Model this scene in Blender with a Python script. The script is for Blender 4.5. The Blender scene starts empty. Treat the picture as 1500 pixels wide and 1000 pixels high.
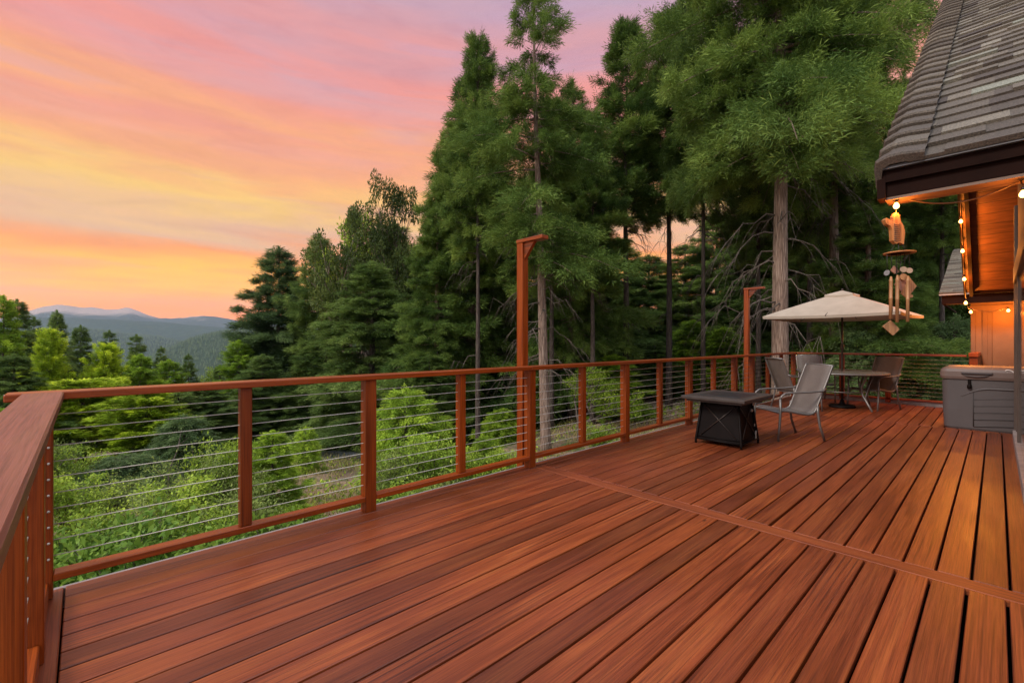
import bpy, math, random
import numpy as np
from mathutils import Vector, Matrix
R = math.radians
scn = bpy.context.scene
COL = scn.collection

# ------------------------------------------------------------------ camera
CAM_H = 1.33
TH = R(46.8)
FX, FY = math.cos(TH), math.sin(TH)
F_PX = 666.7
cd = bpy.data.cameras.new('camera'); cam = bpy.data.objects.new('camera', cd); COL.objects.link(cam)
cd.sensor_width = 36; cd.lens = 16; cd.clip_start = 0.02; cd.clip_end = 40000
cam.location = (0, 0, CAM_H); cam.rotation_euler = (R(90), 0, TH - R(90))
scn.camera = cam

# ------------------------------------------------------------------ view
scn.view_settings.view_transform = 'Standard'; scn.view_settings.look = 'None'
scn.view_settings.exposure = 0.35; scn.view_settings.gamma = 1.0

def W(d, l, z=0.0):            # d metres ahead of the lens, l metres to its right
    return Vector((FX*d + FY*l, FY*d - FX*l, z))
def P(u, v, d):                # a point seen at photo pixel (u,v), d metres ahead
    return W(d, (u-750)/F_PX*d, CAM_H + (500-v)/F_PX*d)

# ------------------------------------------------------------------ sky
SUN_AZ = R(112); SUN_EL = R(38)
world = bpy.data.worlds.new("World"); scn.world = world; world.use_nodes = True
nt = world.node_tree; nt.nodes.clear()
def NN(nt, t, **k):
    n = nt.nodes.new(t)
    for a, b in k.items():
        if a == 'inp':
            for i, val in b.items():
                n.inputs[i].default_value = val
        else: setattr(n, a, b)
    return n
def mathn(nt, op, a, b=None, c=None, clamp=False):
    n = nt.nodes.new('ShaderNodeMath'); n.operation = op; n.use_clamp = clamp
    for i, x in enumerate((a, b, c)):
        if x is None: continue
        if isinstance(x, (int, float)): n.inputs[i].default_value = x
        else: nt.links.new(x, n.inputs[i])
    return n.outputs[0]
def ramp(nt, fac, stops, interp='LINEAR'):
    n = nt.nodes.new('ShaderNodeValToRGB'); n.color_ramp.interpolation = interp
    el = n.color_ramp.elements
    while len(el) < len(stops): el.new(0.5)
    for e, (p, c) in zip(el, stops):
        e.position = p; e.color = (*c, 1) if len(c) == 3 else c
    nt.links.new(fac, n.inputs[0]); return n.outputs[0]
def mixc(nt, fac, a, b, mode='MIX'):
    n = nt.nodes.new('ShaderNodeMix'); n.data_type = 'RGBA'; n.blend_type = mode
    for i, x in ((0, fac), (6, a), (7, b)):
        if isinstance(x, (int, float)): n.inputs[i].default_value = x
        elif isinstance(x, tuple): n.inputs[i].default_value = (*x, 1) if len(x) == 3 else x
        else: nt.links.new(x, n.inputs[i])
    return n.outputs[2]
def s2l(r, g, b):
    f = lambda c: (c/255/12.92 if c/255 <= .04045 else ((c/255+.055)/1.055)**2.4)
    return (f(r), f(g), f(b))
tc = NN(nt, 'ShaderNodeTexCoord')
sep = NN(nt, 'ShaderNodeSeparateXYZ'); nt.links.new(tc.outputs['Generated'], sep.inputs[0])
mp = NN(nt, 'ShaderNodeMapping'); mp.inputs['Scale'].default_value = (1.3, 1.3, 10); mp.inputs['Rotation'].default_value = (R(3), R(-4), 0)
nt.links.new(tc.outputs['Generated'], mp.inputs[0])
n1 = NN(nt, 'ShaderNodeTexNoise', inp={'Scale': 1.5, 'Detail': 4.5, 'Roughness': .5, 'Distortion': .35}); nt.links.new(mp.outputs[0], n1.inputs['Vector'])
mp2 = NN(nt, 'ShaderNodeMapping'); mp2.inputs['Scale'].default_value = (1.0, 1.0, 14); mp2.inputs['Location'].default_value = (3.1, 7.7, 1.3)
nt.links.new(tc.outputs['Generated'], mp2.inputs[0])
n2 = NN(nt, 'ShaderNodeTexNoise', inp={'Scale': 1.9, 'Detail': 5.0, 'Roughness': .55, 'Distortion': .5}); nt.links.new(mp2.outputs[0], n2.inputs['Vector'])
el = mathn(nt, 'ARCSINE', sep.outputs[2])
el = mathn(nt, 'DIVIDE', el, R(90))
t = mathn(nt, 'ADD', el, mathn(nt, 'MULTIPLY', mathn(nt, 'SUBTRACT', n1.outputs[0], .5), .17))
K = lambda c, k=1.0: tuple(x*k for x in s2l(*c))
glow = ramp(nt, t, [(0.0, K((255,122,62),1.7)), (.035, K((255,142,60),1.6)), (.07, K((255,178,56),1.4)), (.10, K((255,158,84),1.1)), (.135, s2l(240,188,145)),
                    (.175, s2l(255,205,115)), (.215, s2l(253,178,120)), (.26, s2l(246,162,136)), (.31, s2l(240,156,148)), (.36, s2l(216,160,168)),
                    (.43, s2l(192,166,188)), (.6, s2l(185,172,200)), (1.0, s2l(195,200,222))])
veil = ramp(nt, n2.outputs[0], [(.48, (0,0,0)), (.68, (1,1,1))])
lav = ramp(nt, el, [(0.0, K((255,145,80),1.5)), (.12, s2l(236,180,150)), (.22, s2l(244,172,148)), (.35, s2l(206,162,184)), (.6, s2l(186,172,200)), (1, s2l(195,200,222))])
veilf = mathn(nt, 'MULTIPLY', veil, .85)
front = mixc(nt, veilf, glow, lav)
mp3 = NN(nt, 'ShaderNodeMapping'); mp3.inputs['Scale'].default_value = (3.4, 3.4, 15); mp3.inputs['Rotation'].default_value = (R(-5), R(6), 0); nt.links.new(tc.outputs['Generated'], mp3.inputs[0])
n3 = NN(nt, 'ShaderNodeTexNoise', inp={'Scale': 2.2, 'Detail': 7.0, 'Roughness': .62, 'Distortion': .8}); nt.links.new(mp3.outputs[0], n3.inputs['Vector'])
front = mixc(nt, .45, front, ramp(nt, n3.outputs[0], [(.3, (.86,.80,.84)), (.5, (1,1,1)), (.7, (1.12,1.08,1.02))]), 'MULTIPLY')
hs_ = NN(nt, 'ShaderNodeHueSaturation'); hs_.inputs['Saturation'].default_value = 1.02; nt.links.new(front, hs_.inputs['Color']); front = hs_.outputs[0]
# away from the sunset (behind the camera) the dusk sky is pale blue-white
dt = NN(nt, 'ShaderNodeVectorMath', operation='DOT_PRODUCT'); nt.links.new(tc.outputs['Generated'], dt.inputs[0])
gdir = W(1, -.35).normalized(); dt.inputs[1].default_value = (gdir.x, gdir.y, 0)
bf = ramp(nt, mathn(nt, 'MULTIPLY_ADD', dt.outputs['Value'], .5, .5), [(.32, (1,1,1)), (.62, (0,0,0))])
back = ramp(nt, el, [(0.0, (1.05, .98, 1.02)), (.25, (1.15, 1.2, 1.38)), (1.0, (1.15, 1.25, 1.5))])
zen = ramp(nt, el, [(.47, (0,0,0)), (.72, (1,1,1))])
skyc = mixc(nt, bf, front, back)
skyc = mixc(nt, zen, skyc, (1.25, 1.3, 1.5))
nish = NN(nt, 'ShaderNodeTexSky', sky_type='NISHITA', sun_disc=False, sun_elevation=R(6), sun_rotation=R(-20), altitude=900.0)
bg1 = NN(nt, 'ShaderNodeBackground'); nt.links.new(skyc, bg1.inputs[0]); bg1.inputs[1].default_value = 0.80
bg2 = NN(nt, 'ShaderNodeBackground'); nt.links.new(nish.outputs[0], bg2.inputs[0]); bg2.inputs[1].default_value = 0.004
ad = NN(nt, 'ShaderNodeAddShader'); nt.links.new(bg1.outputs[0], ad.inputs[0]); nt.links.new(bg2.outputs[0], ad.inputs[1])
wo = NN(nt, 'ShaderNodeOutputWorld'); nt.links.new(ad.outputs[0], wo.inputs[0])

# ------------------------------------------------------------------ soft sun (broad dusk light from the open side behind the camera)
sd = bpy.data.lights.new('sun', 'SUN'); sd.energy = 1.9; sd.angle = R(14); sd.color = (1, .94, .86)
sun = bpy.data.objects.new('sun', sd); COL.objects.link(sun)
sdir = (W(-.55, -.9).normalized()*math.cos(SUN_EL) + Vector((0, 0, math.sin(SUN_EL))))
sun.rotation_euler = sdir.to_track_quat('Z', 'Y').to_euler()

# ------------------------------------------------------------------ helpers
def link(o, parent=None):
    COL.objects.link(o)
    if parent: o.parent = parent
    return o
def tag(o, label=None, cat=None, group=None, kind=None):
    if label: o['label'] = label
    if cat: o['category'] = cat
    if group: o['group'] = group
    if kind: o['kind'] = kind
    return o
def empty(name, loc=(0,0,0), rz=0, label=None, cat=None, group=None):
    o = bpy.data.objects.new(name, None); o.location = loc; o.rotation_euler = (0,0,rz); o.empty_display_size = .2
    COL.objects.link(o); return tag(o, label, cat, group)
class MB:
    def __init__(s): s.v = []; s.f = []; s.sm = []; s.t = []
    def add(s, vs, fs, smooth=False, tint=0.5):
        o = len(s.v); s.v += [tuple(x) for x in vs]
        for f in fs: s.f.append([o+i for i in f]); s.sm.append(smooth); s.t.append(tint)
        return s
    def box(s, a, b, M=None, tint=.5, bev=0.0):
        x0,y0,z0 = a; x1,y1,z1 = b
        if bev > 0:
            vs = []; 
            # chamfered box: 24 verts
            for (cx, sx) in ((x0,1),(x1,-1)):
                for (cy, sy) in ((y0,1),(y1,-1)):
                    for (cz, sz) in ((z0,1),(z1,-1)):
                        vs += [(cx, cy+sy*bev, cz+sz*bev), (cx+sx*bev, cy, cz+sz*bev), (cx+sx*bev, cy+sy*bev, cz)]
            I = lambda i,j,k,n: (i*4+j*2+k)*3+n
            fs = [[I(0,0,0,0),I(0,0,1,0),I(0,1,1,0),I(0,1,0,0)],[I(1,0,0,0),I(1,1,0,0),I(1,1,1,0),I(1,0,1,0)],
                  [I(0,0,0,1),I(1,0,0,1),I(1,0,1,1),I(0,0,1,1)],[I(0,1,0,1),I(0,1,1,1),I(1,1,1,1),I(1,1,0,1)],
                  [I(0,0,0,2),I(0,1,0,2),I(1,1,0,2),I(1,0,0,2)],[I(0,0,1,2),I(1,0,1,2),I(1,1,1,2),I(0,1,1,2)]]
            for j in (0,1):
                for k in (0,1):
                    fs.append([I(0,j,k,1),I(1,j,k,1),I(1,j,k,2),I(0,j,k,2)])
                    fs.append([I(j,0,k,0),I(j,1,k,0),I(j,1,k,2),I(j,0,k,2)])
                    fs.append([I(j,k,0,0),I(j,k,1,0),I(j,k,1,1),I(j,k,0,1)])
            for i in (0,1):
                for j in (0,1):
                    for k in (0,1): fs.append([I(i,j,k,0),I(i,j,k,1),I(i,j,k,2)])
        else:
            vs = [(x,y,z) for x in (x0,x1) for y in (y0,y1) for z in (z0,z1)]
            fs = [[0,1,3,2],[4,6,7,5],[0,4,5,1],[2,3,7,6],[0,2,6,4],[1,5,7,3]]
        if M is not None: vs = [M @ Vector(v) for v in vs]
        return s.add(vs, fs, False, tint)
    def tube(s, pts, r, n=8, cap=True, smooth=True, tint=.5, flat=None):
        pts = [Vector(p) for p in pts]; m = len(pts)
        rs = r if isinstance(r, (list, tuple)) else [r]*m
        vs = []; up = Vector((0,0,1))
        T0 = (pts[1]-pts[0]).normalized()
        A = T0.cross(up if abs(T0.z) < .9 else Vector((1,0,0))).normalized()
        for i in range(m):
            T = (pts[min(i+1,m-1)]-pts[max(i-1,0)]).normalized()
            A = (A - T*A.dot(T)).normalized(); B = T.cross(A)
            fl = flat or 1.0
            for k in range(n):
                a = 2*math.pi*k/n
                vs.append(pts[i] + (A*math.cos(a) + B*math.sin(a)*fl)*rs[i])
        fs = []
        for i in range(m-1):
            for k in range(n): fs.append([i*n+k, i*n+(k+1)%n, (i+1)*n+(k+1)%n, (i+1)*n+k])
        if cap: fs.append(list(range(n))[::-1]); fs.append([(m-1)*n+k for k in range(n)])
        return s.add(vs, fs, smooth, tint)
    def prism(s, poly, vec, tint=.5):   # poly: list of 3D points, extruded by vec
        n = len(poly); a = [Vector(p) for p in poly]; vec = Vector(vec)
        vs = a + [p+vec for p in a]
        fs = [list(range(n))[::-1], [n+i for i in range(n)]] + [[i,(i+1)%n,n+(i+1)%n,n+i] for i in range(n)]
        return s.add(vs, fs, False, tint)
    def lathe(s, prof, c=(0,0,0), n=24, smooth=True):
        vs = [(c[0]+r*math.cos(2*math.pi*k/n), c[1]+r*math.sin(2*math.pi*k/n), c[2]+z) for r,z in prof for k in range(n)]
        m = len(prof); fs = [[i*n+k, i*n+(k+1)%n, (i+1)*n+(k+1)%n, (i+1)*n+k] for i in range(m-1) for k in range(n)]
        fs.append(list(range(n))[::-1]); fs.append([(m-1)*n+k for k in range(n)])
        return s.add(vs, fs, smooth)
    def build(s, name, mat, parent=None):
        me = bpy.data.meshes.new(name); me.from_pydata(s.v, [], s.f); me.update()
        me.polygons.foreach_set('use_smooth', s.sm)
        at = me.attributes.new('tint', 'FLOAT', 'FACE'); at.data.foreach_set('value', s.t)
        if mat: me.materials.append(mat)
        return link(bpy.data.objects.new(name, me), parent)

# ------------------------------------------------------------------ materials
def newmat(name):
    m = bpy.data.materials.new(name); m.use_nodes = True; nt = m.node_tree; nt.nodes.clear()
    out = NN(nt, 'ShaderNodeOutputMaterial'); b = NN(nt, 'ShaderNodeBsdfPrincipled')
    nt.links.new(b.outputs[0], out.inputs[0]); return m, nt, b
def coords(nt, scale=(1,1,1), kind='Object', addattr=None, rot=None):
    t = NN(nt, 'ShaderNodeTexCoord'); m = NN(nt, 'ShaderNodeMapping'); m.inputs['Scale'].default_value = scale
    if rot: m.inputs['Rotation'].default_value = rot
    src = t.outputs[kind]
    if addattr:
        a = NN(nt, 'ShaderNodeAttribute', attribute_name='tint'); mul = mathn(nt, 'MULTIPLY', a.outputs['Fac'], addattr)
        cb = NN(nt, 'ShaderNodeCombineXYZ'); nt.links.new(mul, cb.inputs[0]); nt.links.new(mul, cb.inputs[1]); nt.links.new(mul, cb.inputs[2])
        va = NN(nt, 'ShaderNodeVectorMath', operation='ADD'); nt.links.new(src, va.inputs[0]); nt.links.new(cb.outputs[0], va.inputs[1]); src = va.outputs[0]
    nt.links.new(src, m.inputs[0]); return m.outputs[0]
def noise(nt, vec, scale, detail=3, rough=.5, dist=0):
    n = NN(nt, 'ShaderNodeTexNoise', inp={'Scale': scale, 'Detail': detail, 'Roughness': rough, 'Distortion': dist}); nt.links.new(vec, n.inputs['Vector']); return n.outputs[0]
def bump(nt, b, h, strength=.3, dist=.01):
    n = NN(nt, 'ShaderNodeBump', inp={'Strength': strength, 'Distance': dist}); nt.links.new(h, n.inputs['Height']); nt.links.new(n.outputs[0], b.inputs['Normal'])
def simple(name, col, rough=.6, metal=0, var=.12, nscale=6, bumps=.1, spec=.5, bscale=60):
    m, nt, b = newmat(name); v = coords(nt); n = noise(nt, v, nscale, 4, .6)
    lo = tuple(c*(1-var) for c in col); hi = tuple(min(1, c*(1+var)) for c in col)
    nt.links.new(ramp(nt, n, [(.3, lo), (.7, hi)]), b.inputs['Base Color'])
    b.inputs['Roughness'].default_value = rough; b.inputs['Metallic'].default_value = metal; b.inputs['Specular IOR Level'].default_value = spec
    if bumps: bump(nt, b, noise(nt, v, bscale, 3), bumps, .004)
    return m
def wood(name, cols, axis='X', rough=.45, tintamt=.35, dark=None, bumps=.25, spec=.5, coat=0, patch=.35):
    """long-grained wood; axis is the direction of the grain"""
    m, nt, b = newmat(name)
    sc = {'X': (1.3, 55, 55), 'Y': (55, 1.3, 55), 'Z': (55, 55, 1.3)}[axis]
    v = coords(nt, sc, addattr=37.0)
    g = noise(nt, v, 1.6, 5, .62, .4)
    sc2 = {'X': (.5, 6.5, 6.5), 'Y': (6.5, .5, 6.5), 'Z': (6.5, 6.5, .5)}[axis]
    v2 = coords(nt, sc2, addattr=19.0)
    g2 = noise(nt, v2, 1.7, 3, .55, .7)
    wv = NN(nt, 'ShaderNodeTexWave', wave_type='BANDS', bands_direction='Y' if axis != 'Y' else 'X', inp={'Scale': 1.35, 'Distortion': 9.0, 'Detail': 2.0, 'Detail Scale': .55})
    nt.links.new(v2, wv.inputs['Vector'])
    f = mathn(nt, 'ADD', mathn(nt, 'MULTIPLY', g, .42), mathn(nt, 'MULTIPLY', g2, .58))
    c = ramp(nt, f, [(.27, cols[0]), (.5, cols[1]), (.73, cols[2])])
    at = NN(nt, 'ShaderNodeAttribute', attribute_name='tint')
    c = mixc(nt, 1.0, c, ramp(nt, at.outputs['Fac'], [(0, (1-tintamt,)*3), (.5, (1-tintamt*.45, 1-tintamt*.5, 1-tintamt*.45)), (1, (1, 1, 1))]), 'MULTIPLY')
    # darker growth rings that come and go along the boards
    v3 = coords(nt, addattr=5.0)
    msk = ramp(nt, noise(nt, v3, .9, 2), [(.5, (0,0,0)), (.64, (1,1,1))])
    line = ramp(nt, wv.outputs['Fac'], [(.0, (1,1,1)), (.28, (0,0,0))])
    c = mixc(nt, mathn(nt, 'MULTIPLY', mathn(nt, 'MULTIPLY', msk, line), .75), c, dark or tuple(x*.3 for x in cols[0]))
    # large worn patches
    wp = ramp(nt, noise(nt, coords(nt), .55, 4, .6), [(.42, (0,0,0)), (.66, (1,1,1))])
    c = mixc(nt, mathn(nt, 'MULTIPLY', wp, patch), c, cols[3] if len(cols) > 3 else cols[1])
    fine = {'X': (2.5, 160, 160), 'Y': (160, 2.5, 160), 'Z': (160, 160, 2.5)}[axis]
    fg = noise(nt, coords(nt, fine, addattr=11.0), 1.0, 3, .7)
    c = mixc(nt, 1.0, c, ramp(nt, fg, [(.35, (.60, .58, .56)), (.6, (1.08, 1.08, 1.08))]), 'MULTIPLY')
    kv = NN(nt, 'ShaderNodeTexVoronoi', inp={'Scale': 1.5, 'Randomness': 1.0}); nt.links.new(coords(nt, {'X': (.9,2.6,2.6), 'Y': (2.6,.9,2.6), 'Z': (2.6,2.6,.9)}[axis], addattr=3.0), kv.inputs['Vector'])
    c = mixc(nt, ramp(nt, kv.outputs['Distance'], [(.015, (.85,.85,.85)), (.05, (0,0,0))]), c, tuple(x*.22 for x in cols[0]))
    nt.links.new(c, b.inputs['Base Color'])
    nt.links.new(mathn(nt, 'MULTIPLY_ADD', g2, .35, rough-.17), b.inputs['Roughness'])
    b.inputs['Specular IOR Level'].default_value = spec
    if coat: b.inputs['Coat Weight'].default_value = coat; b.inputs['Coat Roughness'].default_value = .25
    bump(nt, b, fg, bumps, .002)
    return m
DK = [(.13,.025,.009), (.31,.066,.015), (.50,.135,.024), (.25,.056,.028)]
M_deck = wood('deck_wood', DK, 'X', .40, .50, bumps=.35, patch=.4)
M_deckY = wood('deck_wood_cross', DK, 'Y', .45, .3, bumps=.3)
RL = [(.21,.032,.004), (.33,.058,.005), (.44,.092,.008), (.36,.066,.006)]
M_railX = wood('rail_wood', RL, 'X', .34, .4, bumps=.35, spec=.35)
M_railY = wood('rail_wood_cross', [(.13,.032,.022), (.21,.056,.038), (.30,.09,.058), (.24,.085,.068)], 'Y', .42, .25, bumps=.5)
M_railYb = wood('rail_wood_cross_dark', RL, 'Y', .4, .25, bumps=.2)
M_post = wood('post_wood', [(.17,.026,.003), (.29,.050,.004), (.41,.086,.007), (.32,.060,.005)], 'Z', .4, .4, bumps=.35, spec=.3)
M_cable = simple('cable_steel', (.50,.48,.42), .55, .3, .05, bumps=0)
M_flash = simple('edge_flashing', (.33,.31,.30), .5, .2, .2, 8, .2)
M_frame = simple('chair_frame_metal', (.20,.185,.17), .4, .5, .08)
M_black = simple('black_metal', (.007,.0045,.004), .55, .0, .3, 8, .1, spec=.12)
M_firetop = simple('fire_table_top', (.050,.038,.031), .5, .0, .2, 10, .2)
M_fireinset = simple('fire_table_inset', (.022,.023,.027), .35, .0, .2, 12, .2)
M_plastic = simple('box_plastic', (.088,.077,.076), .5, 0, .06, 5, .25, bscale=120)
M_lid = simple('box_lid_plastic', (.15,.105,.088), .5, 0, .06, 5, .25, bscale=120)
M_groove = simple('box_groove', (.05,.042,.04), .6)
M_white = simple('white_plastic', (.75,.74,.7), .4)
M_fascia = simple('fascia_paint', (.013,.0038,.0018), .7, 0, .3, 4, .15, spec=.08)
M_trim = simple('trim_paint', (.16,.09,.055), .55, 0, .15, 5, .15)
M_dtrim = simple('door_trim', (.10,.075,.06), .5, 0, .15, 5, .15)
M_drip = simple('drip_edge', (.10,.095,.095), .5, .2, .1)
M_wire = simple('wire_rubber', (.10,.05,.02), .5)
M_socket = simple('bulb_socket', (.02,.018,.016), .5)
M_bamboo = wood('bamboo', [(.30,.13,.05), (.42,.20,.08), (.52,.28,.12), (.45,.22,.09)], 'Z', .45, .2)
M_carved = wood('carved_wood', [(.34,.14,.04), (.48,.20,.06), (.6,.27,.08), (.5,.2,.06)], 'Z', .5, .2, bumps=.5)
M_tile = simple('chime_tile', (.36,.17,.11), .6, 0, .3, 20, .3)
M_disc = simple('chime_disc', (.44,.33,.23), .5, 0, .2, 20, .2)
M_disc2 = simple('chime_disc_grey', (.25,.25,.25), .5, 0, .2, 20, .2)
M_pole = simple('umbrella_pole_metal', (.06,.045,.035), .4, .5)
M_concrete = simple('concrete_pier', (.25,.24,.22), .8, 0, .2)

def mk_sling():
    m, nt, b = newmat('sling_mesh_fabric'); v = coords(nt, (1,1,1))
    w = NN(nt, 'ShaderNodeTexChecker', inp={'Scale': 160}); nt.links.new(v, w.inputs[0])
    n = noise(nt, v, 5, 3)
    c = mixc(nt, w.outputs['Fac'], (.10,.083,.072), (.17,.14,.12))
    c = mixc(nt, 1.0, c, ramp(nt, n, [(.3,(.85,.85,.85)),(.7,(1.1,1.1,1.1))]), 'MULTIPLY')
    nt.links.new(c, b.inputs['Base Color']); b.inputs['Roughness'].default_value = .6; bump(nt, b, w.outputs['Fac'], .3, .002); return m
M_sling = mk_sling()
def mk_canvas():
    m, nt, b = newmat('umbrella_canvas'); v = coords(nt)
    c = ramp(nt, noise(nt, v, 3, 4, .6), [(.3, (.47,.40,.31)), (.7, (.57,.49,.39))])
    nt.links.new(c, b.inputs['Base Color']); b.inputs['Roughness'].default_value = .85
    tr = NN(nt, 'ShaderNodeBsdfTranslucent'); nt.links.new(c, tr.inputs[0]); mx = NN(nt, 'ShaderNodeMixShader'); mx.inputs[0].default_value = .25
    out = [n for n in nt.nodes if n.type == 'OUTPUT_MATERIAL'][0]
    nt.links.new(b.outputs[0], mx.inputs[1]); nt.links.new(tr.outputs[0], mx.inputs[2]); nt.links.new(mx.outputs[0], out.inputs[0])
    bump(nt, b, noise(nt, v, 4, 3), .35, .03); return m
M_canvas = mk_canvas()
def mk_glass():
    m, nt, b = newmat('tinted_glass'); b.inputs['Base Color'].default_value = (.06,.07,.07,1); b.inputs['Roughness'].default_value = .06
    b.inputs['Specular IOR Level'].default_value = .8
    n = noise(nt, coords(nt), 1.5, 2); bump(nt, b, n, .05, .01); return m
M_glass = mk_glass()
def mk_shingle():
    m, nt, b = newmat('asphalt_shingle'); v = coords(nt)
    at = NN(nt, 'ShaderNodeAttribute', attribute_name='tint')
    c = ramp(nt, at.outputs['Fac'], [(0, (.060,.044,.034)), (.3, (.10,.080,.060)), (.6, (.165,.138,.103)), (.85, (.225,.198,.15)), (1, (.215,.215,.165))])
    g = noise(nt, v, 130, 3, .8)
    c = mixc(nt, 1.0, c, ramp(nt, g, [(.35, (.45,.45,.45)), (.65, (1.5,1.5,1.5))]), 'MULTIPLY')
    n2 = noise(nt, v, 2.0, 3); c = mixc(nt, 1.0, c, ramp(nt, n2, [(.3, (.85,.85,.85)), (.7, (1.1,1.1,1.1))]), 'MULTIPLY')
    nt.links.new(c, b.inputs['Base Color']); b.inputs['Roughness'].default_value = .9; bump(nt, b, g, .6, .004); return m
M_shingle = mk_shingle()
def mk_soffit(ax):
    m, nt, b = newmat('soffit_boards'); v = coords(nt)
    s = NN(nt, 'ShaderNodeSeparateXYZ'); nt.links.new(v, s.inputs[0])
    fr = mathn(nt, 'FRACT', mathn(nt, 'MULTIPLY', s.outputs[ax], 5.2))
    ln = ramp(nt, fr, [(0, (.25,.25,.25)), (.05, (1,1,1)), (.95, (1,1,1)), (1, (.25,.25,.25))])
    g = noise(nt, coords(nt, (8,1,1)), 4, 4, .6)
    c = ramp(nt, g, [(.3, (.10,.036,.012)), (.7, (.19,.075,.026))])
    c = mixc(nt, 1.0, c, ln, 'MULTIPLY'); nt.links.new(c, b.inputs['Base Color']); b.inputs['Roughness'].default_value = .55; bump(nt, b, ln, .4, .01); return m
M_soffit = mk_soffit(0)
M_siding = simple('siding_paint', (.20,.105,.05), .7, 0, .12, 3, .2)
M_sidingb = simple('siding_batten', (.17,.088,.042), .7, 0, .12, 3, .2)
def mk_bulb():
    m = bpy.data.materials.new('lit_bulb'); m.use_nodes = True; nt = m.node_tree; nt.nodes.clear()
    e = NN(nt, 'ShaderNodeEmission', inp={'Color': (1,.52,.13,1), 'Strength': 9.0}); o = NN(nt, 'ShaderNodeOutputMaterial'); nt.links.new(e.outputs[0], o.inputs[0]); return m
M_bulb = mk_bulb()

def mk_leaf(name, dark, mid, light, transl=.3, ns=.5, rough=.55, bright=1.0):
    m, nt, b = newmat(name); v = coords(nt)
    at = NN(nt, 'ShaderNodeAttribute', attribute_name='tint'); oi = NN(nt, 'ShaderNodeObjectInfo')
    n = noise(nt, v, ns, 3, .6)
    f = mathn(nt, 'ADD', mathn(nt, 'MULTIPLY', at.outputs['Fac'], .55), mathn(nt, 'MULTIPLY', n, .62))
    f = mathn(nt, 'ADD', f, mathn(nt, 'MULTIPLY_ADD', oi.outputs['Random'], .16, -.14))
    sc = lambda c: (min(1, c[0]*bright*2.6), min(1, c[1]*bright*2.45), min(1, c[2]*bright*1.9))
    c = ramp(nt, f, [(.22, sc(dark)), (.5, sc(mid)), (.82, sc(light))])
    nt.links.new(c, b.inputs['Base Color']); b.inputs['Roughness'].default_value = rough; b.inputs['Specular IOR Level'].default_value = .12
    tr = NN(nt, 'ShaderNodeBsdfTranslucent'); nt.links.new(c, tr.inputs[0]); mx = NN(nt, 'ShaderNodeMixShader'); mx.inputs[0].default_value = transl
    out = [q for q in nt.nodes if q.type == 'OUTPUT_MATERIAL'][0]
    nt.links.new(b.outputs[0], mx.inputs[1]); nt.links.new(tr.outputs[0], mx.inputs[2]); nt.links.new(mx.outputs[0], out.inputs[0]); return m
L_fir = mk_leaf('fir_needles', (.028,.052,.018), (.064,.105,.034), (.135,.185,.058))
L_cedar = mk_leaf('cedar_sprays', (.020,.042,.012), (.056,.096,.026), (.130,.182,.048), ns=.35)
L_dark = mk_leaf('dark_fir_needles', (.022,.045,.014), (.055,.092,.028), (.115,.16,.045))
L_blue = mk_leaf('blue_green_needles', (.024,.046,.022), (.056,.092,.042), (.115,.165,.075))
L_lime = mk_leaf('lime_needles', (.060,.105,.010), (.145,.21,.018), (.33,.39,.035), ns=.8)
L_green = mk_leaf('fresh_green_needles', (.045,.085,.012), (.11,.18,.022), (.25,.33,.045), ns=.8)
L_oak = mk_leaf('broad_leaves', (.014,.024,.009), (.034,.050,.016), (.075,.098,.028), rough=.4)
L_shrub = mk_leaf('shrub_leaves', (.040,.072,.010), (.10,.16,.022), (.24,.31,.05), ns=1.2, rough=.45)
L_shrub2 = mk_leaf('grey_shrub_leaves', (.035,.058,.018), (.080,.115,.034), (.15,.19,.06), ns=1.2, rough=.5)
L_big = mk_leaf('large_leaves', (.022,.052,.010), (.055,.105,.018), (.13,.20,.04), ns=1.5, rough=.4)
L_grass = mk_leaf('grass_blades', (.05,.06,.018), (.12,.12,.045), (.23,.20,.10), ns=.6)
def mk_bark(name, a, b_, c_, sx=9):
    m, nt, b = newmat(name); v = coords(nt, (sx, sx, 1.1))
    n = noise(nt, v, 1.6, 6, .65, .8); vo = NN(nt, 'ShaderNodeTexVoronoi', feature='DISTANCE_TO_EDGE', inp={'Scale': 1.5}); nt.links.new(v, vo.inputs['Vector'])
    f = mathn(nt, 'MULTIPLY', n, mathn(nt, 'MULTIPLY_ADD', ramp(nt, vo.outputs['Distance'], [(0,(0,0,0)),(.25,(1,1,1))]), .5, .62))
    nt.links.new(ramp(nt, f, [(.2, a), (.45, b_), (.75, c_)]), b.inputs['Base Color']); b.inputs['Roughness'].default_value = .9; bump(nt, b, f, 1.0, .05); return m
B_red = mk_bark('cedar_bark', (.085,.052,.038), (.27,.18,.13), (.44,.33,.26))
B_grey = mk_bark('fir_bark', (.05,.036,.028), (.14,.105,.082), (.27,.22,.18))
B_dark = mk_bark('shaded_bark', (.03,.022,.018), (.09,.065,.05), (.17,.13,.10))
B_dead = mk_bark('dead_wood', (.06,.045,.034), (.14,.11,.085), (.25,.20,.16))

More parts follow.
